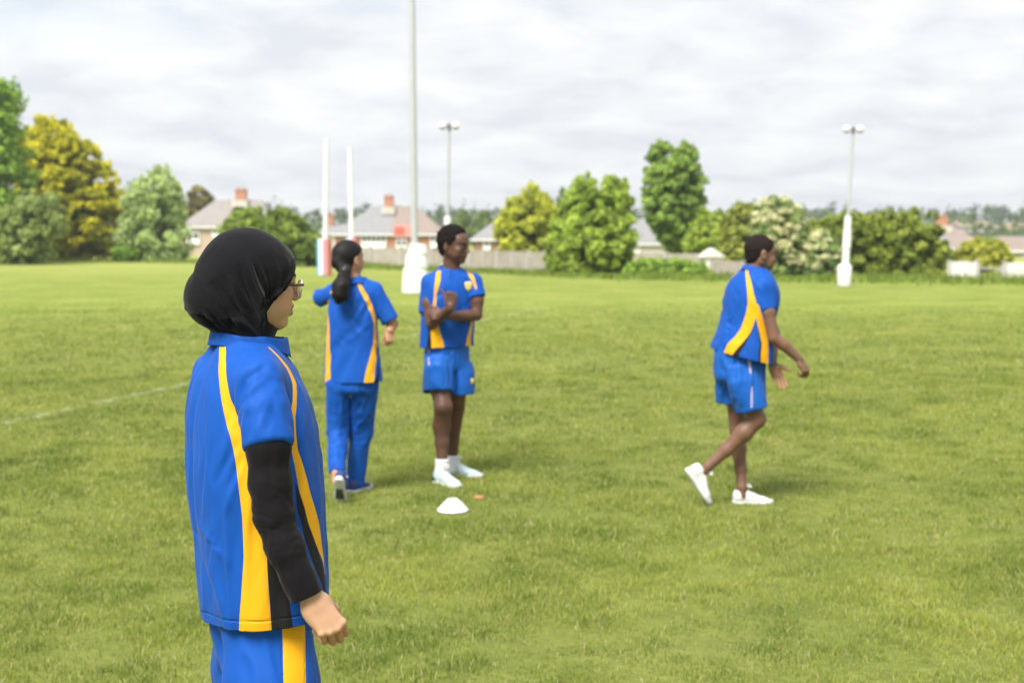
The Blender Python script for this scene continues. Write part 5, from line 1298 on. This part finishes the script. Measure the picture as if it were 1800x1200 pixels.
tree('tree', 'light green shrubby tree just right of the tallest tree', 'tree', 72, [(370, 1238, 1262), (385, 1222, 1276), (405, 1208, 1284), (430, 1198, 1286), (455, 1200, 1282), (468, 1210, 1274)],
     [(.05, .08, .012), (.15, .20, .030), (.22, .26, .045)], clumps=80, per=100, leaf=.12, cr=.2, seed=12, tr=.1, spikes=20)
tree('tree', 'olive green tree behind the walking boy', 'tree', 66, [(358, 1300, 1318), (372, 1284, 1332), (395, 1270, 1345), (425, 1262, 1352), (455, 1266, 1350), (480, 1275, 1345)],
     [(.06, .075, .015), (.16, .18, .035), (.25, .26, .06)], clumps=90, per=100, leaf=.11, cr=.2, seed=13, tr=.1, spikes=30)
def blossom(label, Y, prof, seed, n1, n2):
    r_ = tree('flowering_bush', label, 'bush', Y, prof, [(.045, .07, .02), (.12, .17, .05), (.18, .22, .08)], clumps=n1, per=100, leaf=.10, cr=.19, seed=seed, trunk=True, tr=.08)
    rs = np.random.RandomState(seed + 50); b_ = np.array(r_.location)
    rows = sorted([((P(0, py, Y)[2]), P(l, py, Y)[0], P(r, py, Y)[0]) for py, l, r in prof]); z = np.array([q[0] for q in rows]); L_ = np.array([q[1] for q in rows]); R_ = np.array([q[2] for q in rows])
    zz = z[0] + (z[-1] - z[0]) * (.12 + .88 * rs.rand(n2) ** .7); l, r = np.interp(zz, z, L_), np.interp(zz, z, R_); a = rs.rand(n2) * 6.283
    c = np.stack([(l + r) / 2 + np.cos(a) * (r - l) / 2 * .93, Y + np.sin(a) * (r - l) / 2 * .93, zz], 1)
    v, q, cc = leaves(rs, c, .16 + .14 * rs.rand(n2), 70, .055, [(.22, .22, .11), (.34, .335, .20), (.38, .37, .25)], flat=.5, up=.8)
    o = quads_mesh('blossom', v - b_, q, smooth=False); cattr(o, 'col', cc); link('blossom', o, M['leaf'], r_)
blossom('bush covered in creamy white blossom behind the walking boy', 56, [(348, 1352, 1376), (360, 1335, 1400), (380, 1326, 1414), (410, 1326, 1422), (440, 1332, 1424), (470, 1340, 1420), (490, 1348, 1410)], 14, 90, 120)
blossom('lower bush with sparse cream blossom left of the right floodlight mast', 55, [(408, 1436, 1452), (424, 1420, 1466), (445, 1412, 1476), (470, 1410, 1478), (492, 1416, 1472)], 15, 60, 42)
tree('hedge', 'long olive green hedge behind the right floodlight mast', 'hedge', 57, [(380, 1560, 1610), (386, 1440, 1640), (400, 1420, 1655), (420, 1418, 1665), (450, 1420, 1668), (475, 1424, 1666), (492, 1430, 1658)],
     [(.04, .06, .010), (.125, .155, .025), (.20, .225, .04)], clumps=330, per=120, leaf=.11, cr=.07, seed=16, trunk=False, spikes=60, depth=.3, bias=.2)
tree('bush', 'low rounded yellow-green bush behind the white panel fence at the right', 'bush', 62, [(421, 1720, 1745), (430, 1698, 1765), (445, 1680, 1778), (458, 1672, 1780), (470, 1672, 1778)],
     [(.07, .08, .012), (.20, .21, .03), (.28, .27, .045)], clumps=80, per=100, leaf=.10, cr=.17, seed=17, trunk=False)
tree('hedge', 'low rough green hedge bank below the tallest tree', 'hedge', 59, [(458, 1120, 1200), (464, 1104, 1238), (474, 1096, 1250), (484, 1094, 1256), (492, 1094, 1258)],
     [(.05, .09, .012), (.14, .22, .03), (.24, .27, .08)], clumps=130, per=90, leaf=.09, cr=.09, seed=18, trunk=False, depth=.35)
tree('bush', 'small dark green bush peeking out left of the golden tree foot', 'bush', 98, [(432, 214, 232), (442, 200, 246), (455, 196, 250)], [(.03, .06, .01), (.10, .17, .025), (.14, .22, .03)], clumps=30, per=80, leaf=.12, cr=.3, seed=19, trunk=False)
for i, (px, top, w_, lab) in enumerate(((850, 372, 40, 'hazy green tree behind the grey roof right of the folded-arm boy'), (815, 368, 26, 'slim hazy tree top just right of the middle floodlight mast'), (988, 332, 22, 'dark conifer top between the golden and the bright green tree'), (1068, 308, 20, 'thin dark tree top peeking above the bright green bushy tree'))):
    tree('tree', lab, 'tree', 190, [(top, px - w_ * .12, px + w_ * .12), (top + 10, px - w_ * .3, px + w_ * .3), (top + 24, px - w_ * .5, px + w_ * .5), (top + 45, px - w_ * .6, px + w_ * .6), (430, px - w_ * .5, px + w_ * .5)],
         [(.04, .06, .02), (.10, .14, .04), (.15, .18, .06)], clumps=45, per=60, leaf=.3, cr=.28, seed=30 + i)
# far wooded ridge, one mass
def far_wood():
    rs = np.random.RandomState(77); sets = []
    for Y, n, lo_, hi_, cols in ((560, 300, 3.5, 8.0, [(.022, .035, .020), (.05, .075, .035), (.075, .10, .045)]), (430, 190, 3.0, 5.5, [(.03, .05, .02), (.07, .10, .035), (.11, .14, .05)]), (300, 120, 2.4, 4.4, [(.04, .06, .02), (.09, .13, .035), (.15, .18, .05)])):
        x = (rs.rand(n) * 2 - 1) * Y * .55; z = np.full(n, gfar(Y)); h = lo_ + (hi_ - lo_) * rs.rand(n) ** 2
        for k in range(3):
            c = np.stack([x + rs.randn(n) * 1.5, Y + rs.randn(n) * 6, z + h * (.25 + .3 * k)], 1)
            sets.append(leaves(rs, c, h * (.42 - .10 * k), 26, .6 * Y / 500, cols, flat=1.0))
        m2 = rs.rand(n) < .2; c = np.stack([x[m2], np.full(m2.sum(), Y - 4.), z[m2] + h[m2] * 1.05], 1); sets.append(leaves(rs, c, h[m2] * .18, 24, .45 * Y / 500, cols[:2], flat=3.0))
    vs, qs, cs, n = [], [], [], 0
    for v, q, c in sets: vs.append(v); qs.append(q + n); cs.append(c); n += len(v)
    me = quads_mesh('far_wood', np.concatenate(vs), np.concatenate(qs), smooth=False); cattr(me, 'col', np.concatenate(cs)); tag(link('far_wood', me, M['leaf']), kind='stuff')
far_wood()
def fringe():
    """uncut grass along the hedges"""
    rs = np.random.RandomState(5); n = 26000
    px = rs.rand(n) * 2300 - 250; yb = np.interp(px, [-250, 0, 330, 560, 640, 955, 1100, 1800, 2100], [104, 104, 96, 84, 78, 62, 57, 51, 50]) + rs.randn(n) * 1.6
    x = (px - 900) / FPX * yb; zb = np.array([gz(y) for y in yb]); h = (.10 + .22 * rs.rand(n) ** 2) * (1 + .5 * fnoise(np.stack([x * .5, yb * .2, x * 0], 1), 2)); w_ = .05
    az = rs.rand(n) * 6.283; a2 = rs.rand(n) * 6.283; V_ = np.zeros((n, 3, 3))
    V_[:, 0] = np.stack([x - np.cos(a2) * w_, yb - np.sin(a2) * w_, zb], 1); V_[:, 1] = np.stack([x + np.cos(a2) * w_, yb + np.sin(a2) * w_, zb], 1); V_[:, 2] = np.stack([x + np.cos(az) * h * .5, yb + np.sin(az) * h * .5, zb + h], 1)
    me = quads_mesh('tall_grass', V_.reshape(-1, 3), np.arange(n * 3).reshape(n, 3), smooth=False); c = np.array([.17, .25, .035]) * (.7 + .7 * rs.rand(n))[:, None] + np.array([.06, .04, .02]) * rs.rand(n)[:, None]
    cattr(me, 'col', np.repeat(c, 3, 0)); tag(link('tall_grass', me, M['grass']), kind='stuff')
fringe()
# ------------------------------------------------------------------ simple solid builders
class MB:
    def __init__(s): s.v, s.f = [], []
    def add(s, v, f):
        n = len(s.v); s.v += [tuple(x) for x in v]; s.f += [tuple(i + n for i in q) for q in f]
    def box(s, c, d, rot=0, taper=1.0):
        x, y, z = np.array(d) / 2; co, si = math.cos(rot), math.sin(rot); v = []
        for k in (-1, 1):
            for a, b in ((-1, -1), (1, -1), (1, 1), (-1, 1)):
                t = taper if k > 0 else 1; px_, py_ = a * x * t, b * y * t; v.append((c[0] + px_ * co - py_ * si, c[1] + px_ * si + py_ * co, c[2] + k * z))
        s.add(v, [(3, 2, 1, 0), (4, 5, 6, 7), (0, 1, 5, 4), (1, 2, 6, 5), (2, 3, 7, 6), (3, 0, 4, 7)])
    def cyl(s, a, b, ra, rb, n=16):
        a, b = np.array(a, float), np.array(b, float); Fr = frame(b - a, (.01, 1, .02)); v = []
        for p, r in ((a, ra), (b, rb)):
            for j in range(n): t = j * 2 * math.pi / n; v.append(p + (Fr[:, 0] * math.cos(t) + Fr[:, 2] * math.sin(t)) * r)
        s.add(v, [(j, (j + 1) % n, n + (j + 1) % n, n + j) for j in range(n)] + [tuple(range(n))[::-1], tuple(range(n, 2 * n))])
    def lathe(s, c, prof, n=28, sx=1, sy=1):
        v = []; m = len(prof)
        for r, z in prof:
            for j in range(n): t = j * 2 * math.pi / n; v.append((c[0] + r * math.cos(t) * sx, c[1] + r * math.sin(t) * sy, c[2] + z))
        s.add(v, [(i * n + j, i * n + (j + 1) % n, (i + 1) * n + (j + 1) % n, (i + 1) * n + j) for i in range(m - 1) for j in range(n)])
    def build(s, name, mat_, parent=None, base=(0, 0, 0), smooth=False, bevel=0):
        me = bpy.data.meshes.new(name); b = np.array(base); me.from_pydata([tuple(np.array(x) - b) for x in s.v], [], s.f); me.update()
        o = link(name, me, mat_, parent)
        if smooth: me.polygons.foreach_set('use_smooth', [True] * len(me.polygons))
        if bevel: m_ = o.modifiers.new('bevel', 'BEVEL'); m_.width = bevel; m_.segments = 3; m_.limit_method = 'ANGLE'
        return o
M['galv'] = mat('galvanised_grey_steel', (.44, .455, .47), .5, .4, metallic=.1, var=.06, vscale=3, bump=(30, .1, .005))
M['white_paint'] = mat('white_painted_metal', (.74, .75, .74), .45, .4, var=.04, vscale=6)
M['pad_white'] = mat('white_vinyl_padding', (.74, .74, .73), .45, .4, var=.06, vscale=3, bump=(6, .4, .05))
M['lamp_glass'] = mat('white_lamp_dome', (.78, .79, .80), .35, .5)
M['dark_metal'] = mat('dark_grey_metal', (.12, .13, .13), .5, .4)
# ------------------------------------------------------------------ masts
def mast(label, px_, py_base, Y, top_py, thin_r, steps, lean=0.0, heads=True, px_top=None):
    b = P(px_, py_base, Y); b[2] = gz(Y); root = empty('floodlight_mast', b, label, 'floodlight', 'floodlight masts around the pitch')
    zt = P(0, top_py, Y)[2]; top = np.array([b[0] + lean, b[1], zt])
    at = lambda z: b + (top - b) * ((z - b[2]) / (zt - b[2]))
    m_ = MB(); zprev = b[2]
    m_.cyl(b, top, thin_r * 1.25, thin_r, 20)
    m_.build('pole', M['galv'], root, b, smooth=False)
    for nm, z0p, z1p, r, mt, bev in steps:
        z0, z1 = max(P(0, z0p, Y)[2], b[2] + .01), P(0, z1p, Y)[2]; q = MB(); a0, a1 = at(z0), at(z1)
        if nm == 'pad' : q.lathe((a0[0], a0[1], 0), [(0, z0), (r * .9, z0), (r, z0 + .05), (r * 1.02, (z0 + z1) / 2), (r, z1 - .08), (r * .85, z1 - .01), (thin_r * 1.2, z1)], 28)
        else: q.cyl(a0, a1, r, r * .96, 20)
        q.build(nm, M[mt], root, b, smooth=(nm == 'pad'))
    if heads:
        k = Y / 2500; q = MB(); q.box((top[0], top[1], zt - 4 * k), (34 * k, 3 * k, 2.6 * k)); q.cyl(top - [0, 0, 12 * k], top, thin_r * 1.3, thin_r * 1.3, 12); q.build('cross_arm', M['dark_metal'], root, b)
        for s_ in (-1, 1):
            q = MB(); c = (top[0] + s_ * 11.5 * k, top[1] - 2 * k, zt - 3 * k)
            q.lathe(c, [(0, 5.5 * k), (3.6 * k, 5 * k), (6 * k, 2.5 * k), (6.6 * k, 0), (6.2 * k, -2.6 * k), (4.6 * k, -4.6 * k), (0, -5 * k)], 24, sy=.8); hd = q.build('lamp_head', M['lamp_glass'], root, b, smooth=True)
            q = MB(); q.lathe(c, [(5.6 * k, -4.5 * k), (6 * k, -5.6 * k), (4 * k, -6.6 * k), (0, -6.6 * k)], 20, sy=.8); q.build('visor', M['dark_metal'], hd, b)
    return root
mast('tall grey floodlight mast rising out of frame beside the folded-arm boy', 729.5, 517, 40, -170, .080, [('collar_ring', 520, 425, .125, 'galv', 0)], lean=-.05)
mr_ = [o for o in C.objects if o.name == 'floodlight_mast'][0]
b = np.array(mr_.location)
for i, (cx_, w0, w1, p0, p1) in enumerate(((730.5, 49, 42, 518, 471), (732.5, 41.5, 36, 471.5, 447), (734.5, 35.5, 29, 447.5, 429))):
    k = 40 / 2500; a0, a1 = P(cx_, p0, 40), P(cx_ + 1.5, p1, 40); z0 = max(a0[2], b[2] + .01); q = MB(); h_ = a1[2] - z0
    q.lathe((a0[0], 40, z0), [(0, 0), (w0 * k * .495, .004), (w0 * k * .5, .03), ((w0 + w1) * k * .252, h_ * .5), (w1 * k * .5, h_ - .03), (w1 * k * .485, h_ - .006), (0, h_)], 24, sy=.8); q.build('pad', M['pad_white'], mr_, b, smooth=True)
st = [('sleeve', 470, 380, .115, 'white_paint', 0), ('junction_box', 436, 404, .135, 'white_paint', 0), ('pad', 506, 465, .225, 'pad_white', 0)]
mast('slim floodlight mast with twin lamps in the middle distance behind the folded-arm boy', 785, 507, 45, 218, .045, st, lean=.10)
mast('slim floodlight mast with twin lamps and white padded foot on the right', 1484, 507, 45.5, 224, .045, st, lean=.19)
# ------------------------------------------------------------------ goal posts
def gpost(label, px_, Y, top_py, pxt):
    b = P(px_, 480, Y); b[2] = gz(Y); root = empty('goal_post', b, label, 'goal post', 'white rugby goal posts'); t = P(pxt, top_py, Y)
    q = MB(); q.cyl(b, t, .105, .090, 20); q.build('post', M['white_paint'], root, b, smooth=False)
    z1 = P(0, 420, Y)[2] if Y < 62 else b[2] + 1.62; z0 = b[2] + .03; r = -R(22)
    def face(nm, col, pts, zz0=z0):
        q = MB(); n_ = len(pts); v = [(b[0] + x, b[1] + y, z) for z in (zz0, z1) for x, y in pts]
        q.add(v, [tuple(range(n_))[::-1], tuple(range(n_, 2 * n_))] + [(i, (i + 1) % n_, n_ + (i + 1) % n_, n_ + i) for i in range(n_)]); return q.build(nm, mat(nm + '_vinyl', col, .45, .4, var=.06, vscale=4), pd if nm != 'pad' else root, b, bevel=.02)
    rot = lambda P_: [(x * math.cos(r) - y * math.sin(r), x * math.sin(r) + y * math.cos(r)) for x, y in P_]
    pd = None
    pd = face('pad', (.66, .68, .78), rot([(-.16, -.24), (.10, -.24), (.10, .24), (-.16, .24)]))
    face('blue_panel', (.10, .38, .62), rot([(-.25, -.22), (-.162, -.232), (-.162, .23), (-.25, .22)]))
    face('red_panel', (.68, .25, .24), rot([(.102, -.235), (.24, -.19), (.24, .22), (.102, .23)]))
    face('violet_strip', (.36, .36, .66), rot([(.035, -.262), (.098, -.262), (.098, -.243), (.035, -.243)]))
gpost('nearer white rugby post with blue, white and red padding', 571, 60, 245, 574)
gpost('farther white rugby post rising above the ponytail girl', 619.5, 66.5, 260, 615)
# ------------------------------------------------------------------ training markers
mk = mat('white_soft_plastic', (.80, .80, .80), .4, .4); mo = mat('orange_soft_plastic', (.34, .17, .07), .7, .4)
def marker(label, px_, py_, Y, r, h, m_, bury=0):
    b = P(px_, py_, Y); b[2] = 0; q = MB(); pr = [(r, 0), (r * 1.0, h * .07), (r * .93, h * .16), (r * .62, h * .60), (r * .36, h * .92), (r * .30, h), (r * .27, h * .97), (r * .33, h * .88), (r * .58, h * .55), (r * .88, h * .12), (r * .95, 0)]
    q.lathe((b[0], b[1], .006 - bury), pr, 40); o = q.build('marker_cone', m_, None, b, smooth=True); o.location = b; tag(o, label, 'training cone')
marker('white flat marker cone on the grass in front of the folded-arm boy', 796, 900, 7.92, .088, .068, mk)
marker('small orange marker cone sunk in the grass', 842, 876, 8.3, .036, .016, mo)
# ------------------------------------------------------------------ houses
def house(label, Y, ex0, ex1, eave, ridge, rx0, rx1, wall, roofs, wins=(), chim=None, split=None, depth=8.0, base_extra=0, group='bungalows beyond the field'):
    zb = gfar(Y); X = lambda px: P(px, 400, Y)[0]; Z = lambda py: P(0, py, Y)[2]
    b = np.array([X((ex0 + ex1) / 2), Y, zb]); root = empty('house', b, label, 'house', group)
    ov = .35; x0, x1 = X(ex0) + ov, X(ex1) - ov; ze, zr = Z(eave), Z(ridge)
    q = MB(); q.box(((x0 + x1) / 2, Y + depth / 2, (zb + ze) / 2), (x1 - x0, depth, ze - zb)); q.build('wall', wall, root, b)
    a0, a1 = X(rx0), X(rx1); e0, e1 = X(ex0), X(ex1); sp = X(split) if split else a1
    yf, yb, ym = Y - ov, Y + depth + ov, Y + depth / 2
    def roof(nm, m_, pts, fs):
        q = MB(); q.add(pts, fs); o = q.build(nm, m_, root, b); s_ = o.modifiers.new('t', 'SOLIDIFY'); s_.thickness = .12; s_.offset = -1; return o
    if split:
        roof('roof', roofs[0], [(e0, yf, ze), (sp, yf, ze), (sp, ym, zr), (a0, ym, zr), (e0, yb, ze), (sp, yb, ze)], [(0, 1, 2, 3), (3, 2, 5, 4), (0, 3, 4)])
        rr = roof('roof', roofs[1], [(sp + .003, yf, ze), (e1, yf, ze), (a1, ym, zr), (sp + .003, ym, zr), (sp + .003, yb, ze), (e1, yb, ze)], [(0, 1, 2, 3), (3, 2, 5, 4), (1, 5, 2)]); rr['label'] = 'brown tiled right half of the roof'
    else: rr = roof('roof', roofs[0], [(e0, yf, ze), (e1, yf, ze), (a1, ym, zr), (a0, ym, zr), (e0, yb, ze), (e1, yb, ze)], [(0, 1, 2, 3), (3, 2, 5, 4), (0, 3, 4), (1, 5, 2)])
    q = MB(); q.box(((e0 + e1) / 2, yf - .03, ze - .10), (e1 - e0, .06, .16)); q.build('gutter', M['white_paint'], root, b)
    if chim:
        cx0, cx1, ct, cb = chim; q = MB(); xx = (X(cx0) + X(cx1)) / 2; w_ = X(cx1) - X(cx0); q.box((xx, ym - .4, (Z(ct) + Z(cb) - .8) / 2), (w_, .9, Z(ct) - Z(cb) + .8)); q.box((xx, ym - .4, Z(ct)), (w_ * 1.15, 1.04, .16))
        for s_ in (-.25, .25): q.cyl((xx + w_ * s_, ym - .4, Z(ct)), (xx + w_ * s_, ym - .4, Z(ct) + .35), .12, .10, 10)
        q.build('chimney', M['brick'], rr, b)
        if chim and wins is not None:
            q = MB(); q.box((xx, ym - 1.0, Z(cb) - .35), (w_ * 1.5, 1.3, .8)); q.build('chimney_base', M['render_pale'], rr, b)
    for (w0, w1, p0, p1, nb) in (wins or ()):
        q = MB(); xa, xb, za, zc = X(w0), X(w1), Z(p1), Z(p0); yy = Y - .10
        q.box(((xa + xb) / 2, yy, za + .05), (xb - xa + .1, .24, .10)); q.box(((xa + xb) / 2, yy, zc - .05), (xb - xa, .20, .10)); q.box(((xa + xb) / 2, yy - .01, za + (zc - za) * .28), (xb - xa, .18, (zc - za) * .42))
        for i in range(nb + 1): q.box((xa + (xb - xa) * i / nb, yy, (za + zc) / 2), (.11, .19, zc - za))
        wf = q.build('window', M['white_paint'], root, b); q = MB(); q.box(((xa + xb) / 2, yy + .03, (za + zc) / 2), (xb - xa - .05, .06, zc - za - .05)); q.build('pane', M['pane'], wf, b)
    return root
def brick(name, c1, c2, sc_=1.0):
    m_ = mat(name, c1, .9, .1); t = m_.node_tree; b_ = t.nodes['Principled BSDF']; k = t.nodes.new('ShaderNodeTexBrick'); k.inputs['Scale'].default_value = 4.5 * sc_; k.inputs['Color1'].default_value = (*c1, 1); k.inputs['Color2'].default_value = (*c2, 1); k.inputs['Mortar'].default_value = (.42, .38, .33, 1); k.inputs['Mortar Size'].default_value = .015
    tc = t.nodes.new('ShaderNodeTexCoord'); mp = t.nodes.new('ShaderNodeMapping'); mp.inputs['Rotation'].default_value = (math.pi / 2, 0, 0); t.links.new(tc.outputs['Object'], mp.inputs[0]); t.links.new(mp.outputs[0], k.inputs['Vector']); t.links.new(k.outputs[0], b_.inputs['Base Color']); return m_
M['brick'] = brick('orange_red_brick', (.42, .185, .10), (.36, .15, .085)); M['brick_brown'] = brick('brown_brick', (.26, .14, .10), (.32, .18, .12))
M['render_pink'] = mat('pinkish_pebbledash', (.46, .36, .30), .95, .1, var=.12, vscale=3, bump=(40, .5, .02)); M['render_pale'] = mat('pale_render', (.50, .47, .43), .95, .1, var=.1, vscale=2)
M['slate'] = mat('grey_slate_roof', (.235, .235, .245), .8, .25, var=.12, vscale=3, bump=(12, .5, .03)); M['tile_brown'] = mat('brown_tiled_roof', (.25, .205, .18), .85, .2, var=.15, vscale=3, bump=(12, .5, .03))
M['tile_pink'] = mat('faded_pink_grey_roof', (.255, .235, .225), .85, .2, var=.14, vscale=3, bump=(12, .5, .03)); M['pane'] = mat('dark_window_glass', (.05, .06, .07), .08, .6)
house('bungalow with faded roof and pinkish walls, leftmost, half hidden by the rounded bush', 150, 314, 486, 398, 350, 366, 448, M['render_pink'], [M['tile_pink']], [(374, 398, 403, 418, 2), (330, 350, 408, 430, 2)], chim=(404, 423, 333, 352))
house('bungalow with half slate half brown roof behind the tall mast', 150, 583, 784, 411, 361, 650, 726, M['brick'], [M['slate'], M['tile_brown']], [(636, 678, 412, 437, 5), (757, 786, 413, 436, 4), (697, 714, 421, 440, 2)], chim=(671, 687, 345, 364), split=688)
house('distant low house with pale grey roof behind the nearer goal post', 190, 556, 622, 410, 394, 568, 606, M['render_pale'], [M['slate']], None, chim=(563, 581, 378, 395))
house('grey-roofed house with brown brick wall, right of the folded-arm boy', 140, 826, 918, 420, 388, 868, 890, M['brick_brown'], [M['slate']], [(850, 861, 424, 440, 1)])
house('blue-grey roofed house between the bright green tree and the tallest tree', 160, 1090, 1182, 428, 384, 1128, 1146, M['render_pale'], [M['slate']], [(1112, 1124, 434, 446, 2)])
house('house with half slate half brown roof behind the long hedge at the right', 165, 1612, 1745, 436, 396, 1648, 1692, M['render_pale'], [M['slate'], M['tile_brown']], [(1680, 1700, 440, 452, 2)], chim=(1661, 1680, 379, 398), split=1672)
house('pale walled house with brown roof cut off by the right edge', 130, 1762, 1890, 440, 416, 1780, 1870, M['render_pale'], [M['tile_brown']], [(1800, 1830, 446, 462, 2)])
for i, (x0, x1, e_, r_, lab) in enumerate(((1683, 1712, 397, 388, 'tiny distant house with red roof, left one on the right ridge'), (1718, 1752, 398, 389, 'tiny distant house with red roof, middle one on the right ridge'), (1770, 1815, 402, 391, 'tiny distant house with red roof, rightmost on the ridge'), (1402, 1424, 385, 378, 'tiny distant orange-roofed house behind the white blossom bush'))):
    house(lab, 330, x0, x1, e_, r_, x0 + 6, x1 - 6, M['render_pale'], [mat('red_clay_roof', (.30, .20, .17), .85, .2, var=.1)], [((x0 + x1) / 2 - 3, (x0 + x1) / 2 + 3, e_ + 1, e_ + 5, 1)], depth=9, group='distant houses on the ridge')
# ------------------------------------------------------------------ fences, sign
M['fence'] = mat('weathered_grey_timber', (.37, .335, .29), .9, .15, var=.16, vscale=1.4, bump=(20, .6, .01)); M['fence_white'] = mat('white_painted_boards', (.66, .63, .60), .8, .2, var=.08, vscale=2); M['concrete'] = mat('concrete_post', (.46, .44, .40), .9, .1, var=.1, vscale=4)
def fence(label, pts, hpx, m_, panel=1.9, post_m='concrete', cat='fence', name='fence', bw=.14, rails=None):
    A = [np.array([P(px_, py_, Y)[0], Y, gz(Y)]) for px_, py_, Y in pts]; base = A[0].copy(); root = empty(name, base, label, cat)
    for k in range(len(A) - 1):
        a, c = A[k], A[k + 1]; ln = np.linalg.norm(c - a); d = (c - a) / ln; n = max(1, round(ln / panel)); rot = math.atan2(d[1], d[0]); st_ = ln / n
        h = hpx * (a[1] + c[1]) / 2 / 2500
        for i in range(n):
            p0 = a + d * st_ * i; q = MB()
            if rails:
                for rz in rails: q.box(tuple(p0 + d * st_ / 2 + [0, 0, h * rz]), (st_ - .02, .05, h * .14), rot)
            else:
                m2 = int(st_ / bw); rs = np.random.RandomState(i + 7 * k)
                for j in range(m2):
                    hh = h * (1 + .035 * rs.randn() * .5); cc = p0 + d * (j + .5) * (st_ / m2) + np.array([-d[1], d[0], 0]) * (.012 * (j % 2)); q.box((cc[0], cc[1], cc[2] + hh / 2), (st_ / m2 - .008, .02, hh), rot)
                for rz in (.25, .8): q.box(tuple(p0 + d * st_ / 2 + np.array([-d[1], d[0], 0]) * .045 + [0, 0, h * rz]), (st_ - .04, .04, .07), rot)
            q.build('panel', m_, root, base)
        for i in range(n + (k == len(A) - 2)):
            p0 = a + d * st_ * i; q = MB(); q.box((p0[0] + d[1] * .05, p0[1] - abs(d[0]) * .05, p0[2] + h * .53), (.11, .11, h * 1.06), rot); q.box((p0[0] + d[1] * .05, p0[1] - abs(d[0]) * .05, p0[2] + h * 1.07), (.14, .14, .04), rot); q.build('post', M[post_m], root, base)
fence('long weathered pale board fence behind the tall mast and folded-arm boy', [(600, 470, 81), (760, 472, 78), (958, 482, 64.5)], 34, M['fence'])
fence('weathered brown fence above the low hedge bank', [(1096, 480, 68), (1246, 483, 66)], 33, M['fence'])
fence('short grey board fence between the low hedge and the walking boy', [(1252, 487, 60), (1308, 488, 58)], 27, M['fence'])
fence('short white panel fence at the end of the long hedge', [(1668, 495, 52.5), (1718, 495, 52)], 34, M['fence_white'], panel=1.0)
fence('open timber rail fence between white panels at the right', [(1720, 495, 52), (1762, 496, 51.5)], 26, M['fence'], rails=(.35, .9), panel=.9)
fence('white panel fence cut off by the right edge', [(1764, 497, 51), (1900, 498, 50.5)], 34, M['fence_white'], panel=1.0)
def small_box(name, label, cat, Y, l, r, t, b_, dep, m_, roof_=None, roof_m=None):
    a0, a1 = P(l, b_, Y), P(r, t, Y); zb = gfar(Y); base = np.array([(a0[0] + a1[0]) / 2, Y, zb]); root = empty(name, base, label, cat)
    q = MB(); q.box((base[0], Y + dep / 2, (zb + a1[2]) / 2), (a1[0] - a0[0], dep, a1[2] - zb)); q.build('wall', m_, root, base)
    if roof_: 
        q = MB(); w_ = (a1[0] - a0[0]) / 2 + .1; z = a1[2]; q.add([(base[0] - w_, Y - .1, z), (base[0] + w_, Y - .1, z), (base[0] + w_, Y + dep + .1, z), (base[0] - w_, Y + dep + .1, z), (base[0], Y - .1, z + roof_), (base[0], Y + dep + .1, z + roof_)], [(0, 1, 4), (2, 3, 5), (0, 4, 5, 3), (1, 2, 5, 4), (3, 2, 1, 0)]); q.build('roof', roof_m, root, base)
small_box('garden_wall', 'low orange brick outbuilding wall under the tallest tree', 'wall', 90, 1140, 1192, 446, 456, 1.2, M['brick'])
small_box('shed', 'small white gabled shed behind the short grey fence', 'shed', 63, 1238, 1272, 452, 480, 1.6, M['fence_white'], .38, M['fence_white'])
def sign():
    Y = 84; b = P(707, 470, Y); b[2] = gz(Y); root = empty('sign_board', b, 'red sign board on a post, left of the tall mast', 'sign')
    a0, a1 = P(692, 417, Y), P(722, 395, Y); q = MB(); q.box(((a0[0] + a1[0]) / 2, Y, (a0[2] + a1[2]) / 2), (a1[0] - a0[0], .06, a1[2] - a0[2])); q.build('board', mat('pale_red_board', (.58, .30, .28), .6, .3), root, b, bevel=.02)
    c0, c1 = P(694, 412, Y), P(711, 399, Y); q = MB(); q.box(((c0[0] + c1[0]) / 2, Y - .04, (c0[2] + c1[2]) / 2), (c1[0] - c0[0], .02, c1[2] - c0[2])); q.build('red_panel', mat('bright_red_panel', (.52, .14, .10), .6, .3), root, b)
    q = MB(); q.box((b[0], Y + .07, (b[2] + a0[2] + .3) / 2), (.08, .06, a0[2] + .3 - b[2])); q.build('post', M['galv'], root, b)
sign()
# ------------------------------------------------------------------ haze
def haze():
    q = MB(); q.box((0, 620, 29), (1840, 1320, 72)); o = q.build('haze', None); o.display_type = 'WIRE'
    m_ = bpy.data.materials.new('thin_air_haze'); m_.use_nodes = True; t = m_.node_tree; t.nodes.clear()
    out_ = t.nodes.new('ShaderNodeOutputMaterial'); v = t.nodes.new('ShaderNodeVolumePrincipled'); v.inputs['Color'].default_value = (.86, .92, 1, 1); v.inputs['Density'].default_value = .00042; v.inputs['Anisotropy'].default_value = .2
    t.links.new(v.outputs[0], out_.inputs['Volume']); o.data.materials.append(m_); tag(o, kind='stuff')
haze()
